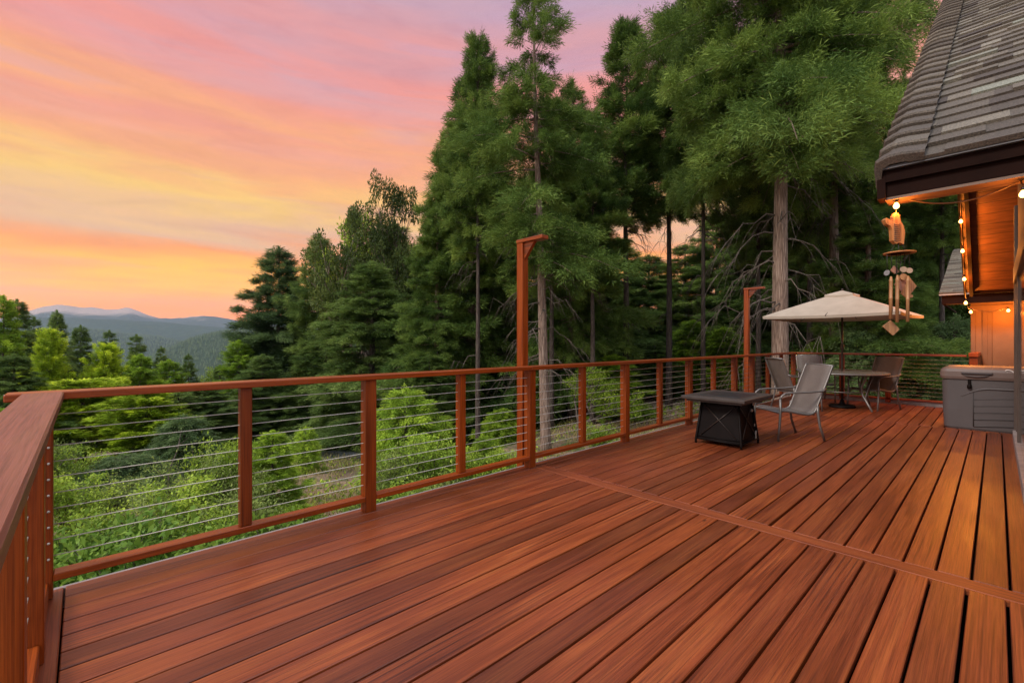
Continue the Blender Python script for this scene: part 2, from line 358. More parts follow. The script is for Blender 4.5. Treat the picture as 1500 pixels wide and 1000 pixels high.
# ------------------------------------------------------------------ terrain
def sst(x): x = np.clip(x, 0, 1); return x*x*(3-2*x)
def vnoise(x, y, s, seed=0):
    r = 0.0
    for k in range(4):
        a = 1.7*k+seed; f = s*1.9**k
        r = r + np.sin(x*f*math.cos(a)+y*f*math.sin(a)+a*3.1)*np.sin(-x*f*math.sin(a*1.3)+y*f*math.cos(a*1.3)+a)/(1.7**k)
    return r
def gz_dl(d, l):
    d = np.asarray(d, float); l = np.asarray(l, float)
    s = sst((8-l)/14)
    z = -2.0 - s*.135*np.clip(d-4.5, 0, 34)
    a = l/np.maximum(d, 5)
    sl = sst((-.06-a)/.30)
    r = np.hypot(d, l)
    z = z - sl*.20*np.clip(d-32, 0, 170) - .06*np.clip(r-120, 0, 3000)*sst((r-120)/300)
    x = FX*d+FY*l; y = FY*d-FX*l
    z = z + .12*vnoise(x, y, .35)*sst((r-7)/10) + .012*np.clip(r-60, 0, 2500)*vnoise(x, y, .006, 2)
    return z
def gz(x, y): return gz_dl(FX*x+FY*y, FY*x-FX*y)
def build_ground():
    na = 180; rr = np.concatenate([[.5], np.geomspace(2.0, 14000, 170)])
    an = np.linspace(0, 2*math.pi, na, endpoint=False)
    Rr, A = np.meshgrid(rr, an, indexing='ij'); x = Rr*np.cos(A); y = Rr*np.sin(A); z = gz(x, y)
    v = np.stack([x, y, z], -1).reshape(-1, 3); f = []
    n = len(rr)
    i, k = np.meshgrid(np.arange(n-1), np.arange(na), indexing='ij'); k2 = (k+1) % na
    f = np.stack([i*na+k, (i+1)*na+k, (i+1)*na+k2, i*na+k2], -1).reshape(-1, 4)
    return v, f
def npmesh(name, v, f, mat, parent=None, tint=None, smooth=False):
    me = bpy.data.meshes.new(name); nf = len(f); k = f.shape[1]
    me.vertices.add(len(v)); me.vertices.foreach_set('co', np.ascontiguousarray(v, dtype=np.float32).ravel())
    me.loops.add(nf*k); me.loops.foreach_set('vertex_index', np.ascontiguousarray(f, dtype=np.int32).ravel())
    me.polygons.add(nf); me.polygons.foreach_set('loop_start', np.arange(nf, dtype=np.int32)*k)
    if smooth: me.polygons.foreach_set('use_smooth', np.ones(nf, dtype=bool))
    if tint is not None:
        at = me.attributes.new('tint', 'FLOAT', 'FACE'); at.data.foreach_set('value', np.ascontiguousarray(tint, dtype=np.float32))
    me.update(calc_edges=True); me.validate()
    if mat: me.materials.append(mat)
    return link(bpy.data.objects.new(name, me), parent)
def mk_ground():
    m, nt, b = newmat('forest_floor'); v = coords(nt)
    a = noise(nt, v, .23, 5, .6); f = noise(nt, v, 9, 5, .7); g = noise(nt, v, 1.4, 4, .6)
    c = ramp(nt, f, [(.3, (.09,.055,.034)), (.5, (.16,.105,.066)), (.72, (.27,.19,.125))])
    tan = ramp(nt, f, [(.3, (.24,.15,.09)), (.7, (.38,.26,.165))])
    c = mixc(nt, ramp(nt, a, [(.45,(0,0,0)),(.56,(1,1,1))]), c, tan)
    gr = ramp(nt, f, [(.3, (.04,.065,.018)), (.7, (.11,.14,.04))])
    c = mixc(nt, ramp(nt, g, [(.50,(0,0,0)),(.62,(1,1,1))]), c, gr)
    # beyond the clearing the ground is wooded green
    ge = NN(nt, 'ShaderNodeVectorMath', operation='LENGTH'); nt.links.new(v, ge.inputs[0])
    far = ramp(nt, mathn(nt, 'DIVIDE', ge.outputs['Value'], 200), [(.16,(0,0,0)),(.35,(1,1,1))])
    c = mixc(nt, far, c, ramp(nt, noise(nt, v, .05, 6, .7), [(.3, (.02,.035,.016)), (.7, (.05,.07,.03))]))
    nt.links.new(c, b.inputs['Base Color']); b.inputs['Roughness'].default_value = .95; bump(nt, b, f, .8, .05); return m
v, f = build_ground(); g = npmesh('ground', v, f, mk_ground(), smooth=True); tag(g, kind='structure')

# road through the trees below the deck
def mk_road():
    m, nt, b = newmat('asphalt'); v = coords(nt)
    c = ramp(nt, noise(nt, v, 40, 4, .7), [(.3, (.12,.13,.145)), (.7, (.21,.22,.24))])
    c = mixc(nt, ramp(nt, noise(nt, v, .9, 3), [(.55,(0,0,0)),(.7,(.5,.5,.5))]), c, (.19,.15,.12))
    nt.links.new(c, b.inputs['Base Color']); b.inputs['Roughness'].default_value = .85; bump(nt, b, noise(nt, v, 80, 2), .4, .01); return m
rv = []; rf = []
ctr = [(10,-24),(14,-18.5),(18,-13.8),(22.5,-9.8),(27,-5.5),(31,-1),(34,5),(36,12)]
pts = []
for i in range(len(ctr)-1):
    for k in range(10):
        q = k/10; pts.append((ctr[i][0]*(1-q)+ctr[i+1][0]*q, ctr[i][1]*(1-q)+ctr[i+1][1]*q))
pts = np.array(pts)
for _ in range(12): pts[1:-1] = (pts[:-2]+pts[1:-1]*2+pts[2:])/4
for i, (d, l) in enumerate(pts):
    a = pts[min(i+1,len(pts)-1)]-pts[max(i-1,0)]; n = np.array([-a[1], a[0]])/np.hypot(*a)
    for k in range(7):
        w = (k-3)/3*1.9; dd, ll = d+n[0]*w, l+n[1]*w
        p = W(dd, ll); rv.append((p.x, p.y, float(gz_dl(d, l))+.10-.02*abs(k-3)*(.5 if abs(k-3)<3 else 3)))
for i in range(len(pts)-1):
    for k in range(6): rf.append([i*7+k, i*7+k+1, (i+1)*7+k+1, (i+1)*7+k])
tag(npmesh('road', np.array(rv), np.array(rf), mk_road(), smooth=True), kind='structure')

# ------------------------------------------------------------------ distant hills
def mk_hill(name, lo, hi, bare=None, sc=.004, bz=0):
    m, nt, b = newmat(name); v = coords(nt)
    c = ramp(nt, noise(nt, v, sc*6, 6, .75), [(.35, lo), (.65, hi)])
    if bare:
        s = NN(nt, 'ShaderNodeSeparateXYZ'); nt.links.new(v, s.inputs[0])
        hh = mathn(nt, 'ADD', mathn(nt, 'DIVIDE', s.outputs[2], bz), mathn(nt, 'MULTIPLY_ADD', noise(nt, v, sc, 5, .7), .9, -.45))
        c = mixc(nt, ramp(nt, hh, [(.70,(0,0,0)),(.85,(1,1,1))]), c, bare)
    nt.links.new(c, b.inputs['Base Color']); b.inputs['Roughness'].default_value = 1; b.inputs['Specular IOR Level'].default_value = 0
    return m
def hill(r0, depth, knots, base, mat, seed, rough, nx=420, ny=60, u0=-420, u1=1900):
    us = np.linspace(u0, u1, nx); ku = [k[0] for k in knots]; kv = [k[1] for k in knots]
    vv = np.interp(us, ku, kv)
    for _ in range(4): vv[1:-1] = (vv[:-2]+2*vv[1:-1]+vv[2:])/4
    V = np.zeros((ny, nx, 3)); rr = np.random.RandomState(seed)
    for j in range(ny):
        q = j/(ny-1)            # 0 front foot, .8 ridge, 1 behind
        if q <= .85: h = math.sin(q/.85*math.pi/2)**1.15
        else: h = 1-((q-.85)/.15)**2*.35
        d = r0 - depth*(.85-q)
        l = (us-750)/F_PX*d
        ridge = CAM_H + (500-vv)/F_PX*r0
        x = FX*d+FY*l; y = FY*d-FX*l
        nz = vnoise(x, y, 5.5/r0*3, seed)*rough*(.25+.9*h*(1-h)*4*.5) + vnoise(x, y, 60/r0, seed+3)*rough*(.10 if r0 < 8000 else .22)
        z = base + (ridge-base)*h + nz*(1 if q < .85 else .5)
        V[j, :, 0] = x; V[j, :, 1] = y; V[j, :, 2] = z
    i, k = np.meshgrid(np.arange(ny-1), np.arange(nx-1), indexing='ij')
    f = np.stack([i*nx+k, i*nx+k+1, (i+1)*nx+k+1, (i+1)*nx+k], -1).reshape(-1, 4)
    o = npmesh('hills', V.reshape(-1, 3), f, mat, smooth=True); tag(o, kind='structure'); return V
Hfar = mk_hill('far_mountain', (.030,.045,.035), (.07,.08,.06), (.36,.27,.22), .0008, 560)
Hmid = mk_hill('wooded_ridge', (.018,.035,.02), (.05,.07,.035), None, .003)
hill(9000, 5000, [(-420,462),(0,470),(30,464),(50,455),(75,450),(95,449),(118,454),(132,451),(150,453),(165,457),(182,452),(192,451),(215,462),(235,467),(262,467),(285,464),(305,463),(325,467),(360,474),(450,480),(700,478),(1900,470)], -250, Hfar, 1, 60)
hill(6200, 2600, [(-420,480),(0,474),(60,466),(150,468),(260,474),(330,480),(400,484),(1900,480)], -300, Hmid, 4, 45)
V3 = hill(4200, 2000, [(-420,488),(0,486),(100,482),(160,487),(230,494),(290,505),(1900,500)], -330, Hmid, 7, 30)
V4 = hill(2600, 1500, [(-420,560),(100,545),(200,530),(240,512),(280,497),(320,487),(365,483),(420,482),(600,480),(1900,480)], -260, Hmid, 11, 22)
# tiny conifers over the two nearer ridges: a wood nobody could count
def far_wood():
    rr = np.random.RandomState(5); vs = []; fs = []; ts = []; o = 0
    for V, n, s0 in ((V4, 17000, 17), (V3, 17000, 20)):
        ny, nx, _ = V.shape
        ulo = 4; uhi = int(nx*(1100)/2320)
        j = rr.uniform(ny*.12, ny-2, n); i = rr.uniform(ulo, uhi, n); ji = j.astype(int); ii = i.astype(int)
        p = V[ji, ii]*(1-(j-ji))[:, None] + V[ji+1, ii]*(j-ji)[:, None] + (V[ji, ii+1]-V[ji, ii])*(i-ii)[:, None]
        h = s0*rr.uniform(.5, 1.25, n); w = h*.22
        for k in range(5):
            a = k*2*math.pi/5; vs.append(np.stack([p[:,0]+w*math.cos(a), p[:,1]+w*math.sin(a), p[:,2]], -1))
        vs.append(np.stack([p[:,0], p[:,1], p[:,2]+h], -1))
        b = o+np.arange(n)
        for k in range(5): fs.append(np.stack([b+k*n, b+((k+1)%5)*n, b+5*n], -1)); ts.append(rr.rand(n))
        o += 6*n
    ob = npmesh('distant_forest', np.concatenate(vs), np.concatenate(fs), mk_leaf('far_conifers', (.010,.020,.010), (.020,.034,.018), (.034,.052,.026), transl=.05), tint=np.concatenate(ts))
    tag(ob, 'dark conifer forest covering the nearer valley ridges', 'forest', kind='stuff')
far_wood()

# ------------------------------------------------------------------ deck
rnd = random.Random(3)
XE = 12.62           # far end of the boards
deck = MB(); Y = 3.325; pitch = .1465
row = 0
segs = [(-.075, 3.465), (3.615, 9.68), (9.686, XE)]
def board(mb, x0, x1, y0, y1, z=0, t=None):
    mb.box((x0, y0, -.038+z), (x1, y1, z), tint=rnd.random() if t is None else t, bev=.0035)
while Y > -.55:
    for si, (a, b) in enumerate(segs):
        gap = [.012, .011, .012][si] + (.001 if Y < 2.2 else 0) + rnd.uniform(-.001, .0015)
        off = [0, -.012 if Y < 1.2 else -.004, .01][si]
        if a < 3.4 and Y < -.3: continue
        board(deck, a, b, Y-pitch+gap+off, Y+off, z=rnd.uniform(-.0012, .0012))
    Y -= pitch
deck_o = deck.build('deck', M_deck); tag(deck_o, kind='structure')
ed = MB(); board(ed, -.075, XE+.004, 3.331, 3.465, .001, .35); ed.build('edge_board', M_deck, deck_o)
dv = MB(); dv.box((3.470, -.55, -.038), (3.610, 3.325, .0), bev=.0025, tint=.6); dv.build('divider_board', M_deckY, deck_o)
lb = MB(); lb.box((-.205, -.3, -.040), (-.082, 3.465, -.001), bev=.004, tint=.1); lb.build('edge_board', M_deckY, deck_o)
fl = MB(); fl.box((-.215, 3.470, -.16), (XE+.16, 3.505, -.006), bev=.004); fl.box((XE+.004, .25, -.10), (XE+.20, 3.468, .080), bev=.01); fl.build('edge_flashing', M_flash, deck_o)
rj = MB(); rj.box((-.25, 3.44, -.33), (XE+.1, 3.468, -.165)); rj.box((-.27, -.3, -.33), (-.245, 3.44, -.045))
for k in range(9): rj.box((-.2, -.4+k*.46, -.28), (XE, -.36+k*.46, -.052))
rj.build('joist', M_fascia, deck_o)
up_ = MB(); up_.box((-.24, -.55, -.40), (XE+.05, 3.43, -.36)); up_.build('gap_darkening_panel', simple('gap_darkening_black', (.012,.011,.010), .9, spec=.05), deck_o)  # black sheet added below the joists so the gaps between boards read dark
for x in (.2, 3.0, 6.0, 9.0, 12.0):
    for y in (3.2, .6):
        z = float(gz(x, y)); sp = MB(); sp.box((x-.07, y-.07, z-.1), (x+.07, y+.07, -.41)); sp.build('support_post', M_post, deck_o)

# ------------------------------------------------------------------ railings
ZT = 1.07
def cap_x(mb, x0, x1, y0, y1): mb.box((x0, y0, ZT-.04), (x1, y1, ZT), bev=.005, tint=rnd.random())
YR = 3.385     # centre line of the long railing
long_r = empty('cable_railing', (0, YR, 0), label='long reddish timber railing with ten steel cables along the valley side of the deck', cat='railing')
def child(mb, name, mat, root):
    o = mb.build(name, mat); o.parent = root; o.matrix_parent_inverse = Matrix.Translation(-root.location) if root.rotation_euler.z == 0 else root.matrix_basis.inverted(); return o
m = MB(); m.box((-.29, YR-.07, ZT-.04), (3.40, YR+.07, ZT), bev=.005, tint=.6); m.box((3.403, YR-.07, ZT-.04), (8.9, YR+.07, ZT), bev=.005, tint=.4)
m.box((8.903, YR-.07, ZT-.04), (12.66, YR+.07, ZT), bev=.005, tint=.8)
child(m, 'top_rail', M_railX, long_r)
full = [-.165, 1.63, 3.44, 5.24, 7.08, 8.93, 9.83, 12.58]; inter = [.77, 2.53, 4.33, 6.15, 8.0, 10.76, 11.66]
for x in full:
    m = MB(); m.box((x-.045, YR-.045, .001), (x+.045, YR+.045, ZT-.041), bev=.004, tint=rnd.random()); child(m, 'post', M_post, long_r)
for x in inter:
    m = MB(); m.box((x-.034, YR-.034, .128), (x+.034, YR+.034, ZT-.041), bev=.004, tint=rnd.random()); child(m, 'baluster', M_post, long_r)
for a, b in zip(full[:-1], full[1:]):
    m = MB(); m.box((a+.046, YR-.046, .088), (b-.046, YR+.04, .127), bev=.004, tint=rnd.random()); child(m, 'bottom_rail', M_railX, long_r)
ZC = [.127 + (k+1)*(ZT-.04-.127)/11 for k in range(10)]
for z in ZC:
    m = MB(); m.tube([(-.21, YR, z), (12.62, YR, z)], .0026, 6); child(m, 'cable', M_cable, long_r)
# left railing (towards the camera)
left_r = empty('cable_railing', (-.17, 1.6, 0), label='short timber railing with a wide weathered cap running toward the viewer at the left', cat='railing')
m = MB(); m.box((-.230, -.6, ZT-.039), (-.078, 3.312, ZT+.001), bev=.006, tint=.55); child(m, 'top_rail', M_railY, left_r)
for y in (2.735, 1.895, .95, .1):
    m = MB(); m.box((-.212, y-.045, .0), (-.122, y+.045, ZT-.041), bev=.004, tint=rnd.random()); child(m, 'post', M_post, left_r)
for a, b in ((2.782, 3.338), (1.942, 2.688), (.997, 1.848), (.147, .903)):
    m = MB(); m.box((-.205, a, .0), (-.135, b, .088), bev=.004, tint=.8); child(m, 'bottom_rail', M_railYb, left_r)
for z in ZC:
    m = MB(); m.tube([(-.168, 1.86, z), (-.168, 3.42, z)], .0028, 6); child(m, 'cable', M_cable, left_r)
for z in ZC:
    m = MB(); m.tube([(-.135, 3.3385, z), (-.135, 3.333, z)], .006, 8); child(m, 'cable_fitting', M_cable, left_r)
# far railing across the end of the deck
XR = 12.62
far_r = empty('cable_railing', (XR, 1.9, 0), label='timber and steel cable railing closing the far end of the deck behind the patio table', cat='railing')
m = MB(); m.box((XR-.07, .40, ZT-.04), (XR+.07, YR-.072, ZT), bev=.005, tint=.5); child(m, 'top_rail', M_railYb, far_r)
m = MB(); m.box((XR-.10, .235, ZT-.04), (14.0, .375, ZT+.035), bev=.005, tint=.9); child(m, 'return_cap', M_railX, far_r)
for y in (2.42, 1.60, .31):
    w = .045 if y > .5 else .06
    m = MB(); m.box((XR-w, y-w, .026), (XR+w, y+w, ZT-.041), bev=.004, tint=rnd.random()); child(m, 'post', M_post, far_r)
m = MB(); m.box((13.1, .27, -.05), (13.17, .34, ZT-.041), bev=.004); child(m, 'post', M_post, far_r)
m = MB(); m.box((XR-.045, .372, .088), (XR+.045, YR-.052, .127), bev=.004); child(m, 'bottom_rail', M_railYb, far_r)
for z in ZC:
    m = MB(); m.tube([(XR, .32, z), (XR, YR-.04, z)], .0026, 6); child(m, 'cable', M_cable, far_r)
# tall lamp posts outside the rail
def tallpost(x, label):
    r = empty('tall_post', (x, 3.56, 0), label=label, cat='post', group='tall posts with a short bracket arm outside the railing')
    zb = float(gz(x, 3.555)); m = MB(); m.box((-.045, -.045, zb-.2), (.045, .045, 2.40), bev=.004, tint=.8); m.build('shaft', M_post, r)
    m = MB(); m.box((-.05, -.34, 2.401), (.05, .05, 2.44), bev=.004, tint=.5); m.build('arm', M_railYb, r)
    m = MB(); m.prism([(-.02, -.046, 2.40), (-.02, -.20, 2.40), (-.02, -.046, 2.22)], (.04, 0, 0)); m.build('gusset', M_railYb, r)
tallpost(3.50, 'nearer tall reddish post with bracket arm, in front of the pale leaning trunk')
tallpost(10.05, 'farther tall post with bracket arm, between the gap trunks and the umbrella')

# ------------------------------------------------------------------ house
A = .402; XN = 7.02*.43+.05; ZN = CAM_H+1.66*.43+.034; SL = .709; XRG = 7.02*.43+10.95*.43; ZRG = ZN+SL*(XRG-XN); XF = XRG+(XRG-XN); YW = -.2; YB = -7.0
house = empty('house', (XN+1, YW-2, 0), label='house with a steep grey shingled roof and orange lit soffit right of the deck', cat='house')
HM = Matrix.Translation(house.location).inverted()
def hchild(mb, name, mat, par=None):
    o = mb.build(name, mat); p = par or house; o.parent = p
    if p is house: o.matrix_parent_inverse = HM
    return o
cs = 1/math.hypot(1, SL); sn = SL*cs
def slope_pt(side, t, y, n=0.0):   # t metres up the slope from the eave, n metres out of the roof plane
    if side == 0: return Vector((XN+t*cs-n*sn, y, ZN+t*sn+n*cs))
    return Vector((XF-t*cs+n*sn, y, ZN+t*sn+n*cs))
LS = (XRG-XN)/cs
TH_R = .160          # roof build-up above the fascia bottom
def make_shingles(side, y1):
    mb = MB(); ex = .148; n = int(LS/ex)+1
    for k in range(n):
        t0 = k*ex+.004; t1 = min(t0+ex+.05, LS)
        y = A-.10 + rnd.uniform(0, .2)
        prev = rnd.random()
        ylim = y1
        while y > ylim:
            w = rnd.choice([.07,.10,.13,.16,.20,.24,.29]); ye = max(y-w, ylim)
            th = rnd.choice([.010, .014, .020]); prev = min(1, max(0, rnd.gauss(.45, .25)))
            y_s = min(y, A-.10)
            b = TH_R
            if ye < y_s:
                q = [slope_pt(side, t0, y_s, b+th+.012), slope_pt(side, t0, ye, b+th+.012), slope_pt(side, t1, ye, b+.006), slope_pt(side, t1, y_s, b+.006)]
                lo = [slope_pt(side, t0, y_s, b+.006), slope_pt(side, t0, ye, b+.006)]
                vs = q+lo; fs = [[0,1,2,3],[0,4,5,1],[0,3,4],[1,5,2]]
                mb.add(vs, fs, False, prev)
            y = ye
    return mb
sh = make_shingles(0, -5.2)
# rake cap shingles, bent over the edge
cap = MB(); ex = .165; k = 0
while k*ex < LS:
    t0 = k*ex+.0; t1 = t0+ex+.07; tt = rnd.uniform(.15, .6)
    prof = [(-.145, .018), (-.06, .030), (-.012, .030), (.018, .012), (.026, -.03), (.026, -.13)]
    vs = []
    for (t, lift) in ((t0, .026), (t0+.012, .034), (t1, .0)):
        for (dy, n) in prof: vs.append(slope_pt(0, t, A-.02+dy + (lift*.8 if dy > 0 else 0), TH_R+n+lift))
    fs = [[r*6+i, r*6+i+1, (r+1)*6+i+1, (r+1)*6+i] for r in range(2) for i in range(5)]
    for (dy, n) in prof: vs.append(slope_pt(0, t0, A-.02+dy*.97, TH_R+n-.012))
    fs += [[i, 18+i, 18+i+1, i+1] for i in range(5)]
    cap.add(vs, fs, False, tt); k += 1
roofm = MB()
for side in (0, 1):   # deck of the roof: a slab with the planks underneath
    q0 = .28
    if side: a = [slope_pt(1, q0, A-.012, .02), slope_pt(1, LS, A-.012, .02), slope_pt(1, LS, A-.012, TH_R-.003), slope_pt(1, q0, A-.012, TH_R-.003)]
    else: a = [Vector((XN+.002, A-.012, ZN+.02/cs)), slope_pt(0, LS, A-.012, .02), slope_pt(0, LS, A-.012, TH_R-.003), Vector((XN+.002, A-.012, ZN+(TH_R-.003)/cs))]
    roofm.prism(a, (0, YB-A, 0))
rf = hchild(roofm, 'roof', M_soffit)
hchild(sh, 'shingles', M_shingle, rf).matrix_parent_inverse = Matrix.Identity(4)
for o in rf.children: o.parent = house; o.matrix_parent_inverse = HM
hchild(cap, 'rake_shingles', M_shingle)
far_sh = MB(); far_sh.prism([slope_pt(1, .25, A+.01, TH_R+.002), slope_pt(1, LS+.02, A+.01, TH_R+.002), slope_pt(1, LS+.02, A+.01, TH_R+.02), slope_pt(1, .25, A+.01, TH_R+.02)], (0, YB-A, 0)); hchild(far_sh, 'shingles', M_shingle)
fa = MB(); zb = ZN; zt = ZN+.106
fa.box((XN-.04, YB, zb), (XN, A-.004, zt)); fa.box((XN-.062, YB, zb+.070), (XN-.041, A-.004, zt+.022)); hchild(fa, 'fascia', M_fascia)
lt = MB(); lt.box((XN-.036, YB, zb-.016), (XN+.10, A-.004, zb-.002)); hchild(lt, 'fascia_trim', M_trim)
dr = MB(); dr.box((XN-.088, YB, zt+.024), (XN+.0, A+.03, zt+.038)); hchild(dr, 'drip_edge', M_drip)
rk = MB()
for side in (0, 1):
    q0 = .28*side-.02
    if side: a = [slope_pt(side, q0, A-.01, -.055), slope_pt(side, LS+.04, A-.01, -.055), slope_pt(side, LS+.04, A-.01, TH_R-.006), slope_pt(side, q0, A-.01, TH_R-.006)]
    else: a = [Vector((XN-.064, A-.01, ZN-.01)), Vector((XN+.04, A-.01, ZN-.01)), slope_pt(0, LS, A-.01, -.055), slope_pt(0, LS, A-.01, TH_R-.006), Vector((XN-.064, A-.01, ZN+(TH_R-.006)/cs-.064*SL))]
    rk.prism(a, (0, .034, 0))
hchild(rk, 'rake_board', M_fascia)
rb = MB()
for yy in (.30,):
    a = [slope_pt(1, .30, yy, -.10), slope_pt(1, LS-.1, yy, -.10), slope_pt(1, LS-.1, yy, .018), slope_pt(1, .30, yy, .018)]
    rb.prism(a, (0, .05, 0))
zq = slope_pt(1, .28, 0, 0); rb.box((zq.x-.02, YB, zq.z-.02), (zq.x+.015, A-.05, zq.z+.15))
hchild(rb, 'rafter', M_fascia)
# gable wall with a glazed door, far corner at x = 9.45
XW0 = 3.5; XW1 = 9.45
gw = MB(); gw.prism([(XW0, YW, -.3), (XW1, YW, -.3), (XW1, YW, ZN+SL*(XF-XW1)), (XRG, YW, ZRG), (XW0, YW, ZN+SL*(XW0-XN))], (0, -.15, 0)); hchild(gw, 'gable_wall', M_siding)
bw = MB(); bw.box((9.45, -2.2, -.3), (9.48, YW-.151, 4.0)); hchild(bw, 'wall', M_siding)
bw = MB(); bw.prism([(9.481, -1.4, -.3), (XF-.5, -1.4, -.3), (XF-.5, -1.4, ZN+.34), (9.481, -1.4, ZN+SL*(XF-9.481))], (0, -.15, 0)); hchild(bw, 'wall', M_siding)
bw = MB(); bw.prism([(XW0, YW-.151, -.3), (XW0, YB+.3, -.3), (XW0, YB+.3, ZN+SL*(XW0-XN)), (XW0, YW-.151, ZN+SL*(XW0-XN))], (.15, 0, 0)); hchild(bw, 'wall', M_siding)
wd = empty('door_frame'); wd.parent = house; wd.matrix_parent_inverse = HM; wd['label'] = 'dark glazed patio door'
def sub(mb, n, mat):
    o = mb.build(n, mat, wd); return o
bpy.data.objects.remove(wd)
fr = MB(); fr.box((9.33, YW, -.0), (9.452, YW+.035, 3.2), bev=.003); hchild(fr, 'corner_trim', M_dtrim)
fr = MB(); fr.box((8.2, YW, 0), (8.30, YW+.03, 2.12), bev=.003); hchild(fr, 'door_frame', M_dtrim)
fr = MB(); fr.box((5.6, YW, 0), (5.72, YW+.03, 2.12), bev=.003); hchild(fr, 'door_frame', M_dtrim)
fr = MB()
fr.box((9.18, YW, .0), (9.26, YW+.022, 2.12), bev=.003)
dfo = hchild(fr, 'door_frame', M_dtrim)
hd = MB(); hd.box((5.5, YW, 2.125), (9.329, YW+.045, 2.33), bev=.003); hchild(hd, 'door_header', M_trim)
gl = MB(); gl.box((5.73, YW, .12), (8.19, YW+.012, 2.11)); gl.box((8.31, YW, .12), (9.17, YW+.012, 2.11)); hchild(gl, 'door_glass', M_glass)
sl_ = MB(); sl_.box((5.6, YW, .0), (9.32, YW+.05, .11), bev=.004); hchild(sl_, 'door_sill', M_flash)

# ------------------------------------------------------------------ lower wing beyond the deck
gar = empty('garage', (14.6, -1.5, 0), label='low tan board and batten outbuilding with a grey shingle roof behind the storage box', cat='outbuilding')
GM = Matrix.Translation(gar.location).inverted()
def gchild(mb, n, mat): o = mb.build(n, mat, gar); o.matrix_parent_inverse = GM; return o
zg = float(gz(15, 1))-.3
m = MB(); m.box((14.0, -6, zg), (17.8, .385, 2.24)); gchild(m, 'wall', M_siding)
m = MB()
for y in (.345, .17, .10, -.42, -.95): m.box((13.975, y-.035, zg), (13.999, y+.035, 2.06), bev=.003)
m.box((13.97, -6, 2.0), (13.999, .40, 2.10)); gchild(m, 'batten', M_sidingb)
m = MB(); m.box((13.30, -6, 2.12), (13.335, .80, 2.30)); m.box((13.336, .765, 2.12), (17.8, .80, 2.16)); gchild(m, 'fascia', M_fascia)
m = MB(); m.box((13.34, -6, 2.14), (13.999, .76, 2.165)); gchild(m, 'soffit', M_trim)
m = MB(); gs = .34; LG = 4.6; cg = 1/math.hypot(1, gs); sg = gs*cg
m.prism([(13.24, .83, 2.30), (17.9, .83, 2.30+gs*4.66), (17.9, .83, 2.345+gs*4.66), (13.24, .83, 2.345)], (0, -6.8, 0), tint=.3)
k = 0
while k*.13 < LG:
    y = .84
    while y > -1.2:
        w = rnd.uniform(.12, .4); t0 = k*.13-.01; t1 = t0+.16
        f = lambda t, y, n: (13.24+t*cg-n*sg, y, 2.345+t*sg+n*cg)
        m.add([f(t0,y,.02), f(t0,y-w,.02), f(t1,y-w,.003), f(t1,y,.003), f(t0,y,0), f(t0,y-w,0)], [[0,1,2,3],[0,4,5,1],[0,3,4],[1,5,2]], False, min(1,max(0,rnd.gauss(.55,.2)))); y -= w
    k += 1
gchild(m, 'roof', M_shingle)
m = MB(); m.box((13.22, -6, 2.303), (13.30, .84, 2.325)); gchild(m, 'drip_edge', M_flash)

# ------------------------------------------------------------------ string lights
def catenary(a, b, sag, n=14):
    a = Vector(a); b = Vector(b)
    return [a.lerp(b, i/n) - Vector((0, 0, sag*4*(i/n)*(1-i/n))) for i in range(n+1)]
sl = empty('string_lights', (XN, .35, ZN), label='string of glowing amber globe bulbs hung under the eave and down the gable edge', cat='string lights')
SM = Matrix.Translation(sl.location).inverted()
def schild(mb, n, mat): o = mb.build(n, mat, sl); o.matrix_parent_inverse = SM; return o
def under(X): return ZN+SL*(XF-X) - .055/cs - .0
bul = []
first = P(1313, 302, 2.36); bul.append((first, 1))
for v in (324, 368, 409, 443.5):
    best = min((abs(((under(X)-.13-CAM_H)/(FX*X+FY*.38))*F_PX - (500-v)), X) for X in np.arange(5, 12.6, .01))
    X = best[1]; bul.append((Vector((X, .40, under(X)-.13)), 1))
bul.append((P(1422, 457, 9.35), 1)); bul.append((P(1477, 455, 9.2), 1)); bul.append((P(1498.5, 285, 2.05), 1))
wire = MB(); 
def hook(p, h): return p + Vector((0, 0, h))
w1 = catenary(hook(first, .045), P(1322, 289.5, 2.37), .004, 6); wire.tube(w1, .0035, 6)
wire.tube(catenary(P(1322, 289.5, 2.37), P(1495, 264, 2.08), .062, 22), .0038, 6)
wire.tube(catenary(P(1495, 264, 2.08), hook(bul[7][0], .045), .004, 5), .0035, 6)
schild(wire, 'wire', M_wire); wire = MB()
prevp = Vector((8.7, .36, under(8.7)-.02))
for p, _ in bul[1:5]:
    q = hook(p, .075); wire.tube(catenary(prevp, q, .05, 10), .006, 5); prevp = q
for p, _ in bul[5:7]:
    q = hook(p, .075); wire.tube(catenary(prevp, q, .08, 10), .006, 5); prevp = q
schild(wire, 'wire', M_wire)
for i, (p, _) in enumerate(bul):
    big = i in (0, 7); r = .013 if big else .025; 
    b = MB(); b.lathe([(r*.35, r*1.5), (r*.55, r*1.1), (r*.92, r*.45), (r, 0), (r*.85, -r*.6), (r*.45, -r*.95), (.0005, -r*1.05)], p, 14); bo = schild(b, 'bulb', M_bulb)
    s = MB(); s.lathe([(r*.42, r*1.4), (r*.5, r*1.5), (r*.5, r*2.5), (r*.3, r*2.7)], p, 10); schild(s, 'socket', M_socket)
    ld = bpy.data.lights.new('bulb_light', 'POINT'); ld.energy = 2.2 if big else 21; ld.color = (1, .29, .035); ld.shadow_soft_size = r*1.1
    lo = bpy.data.objects.new('bulb_light', ld); lo.location = p; COL.objects.link(lo); lo.parent = sl; lo.matrix_parent_inverse = SM
    bo.visible_shadow = True
    # the lamp sits just below the glass so the bulb's own mesh does not swallow it
    lo.location = p + Vector((0, 0, -r*2.4))

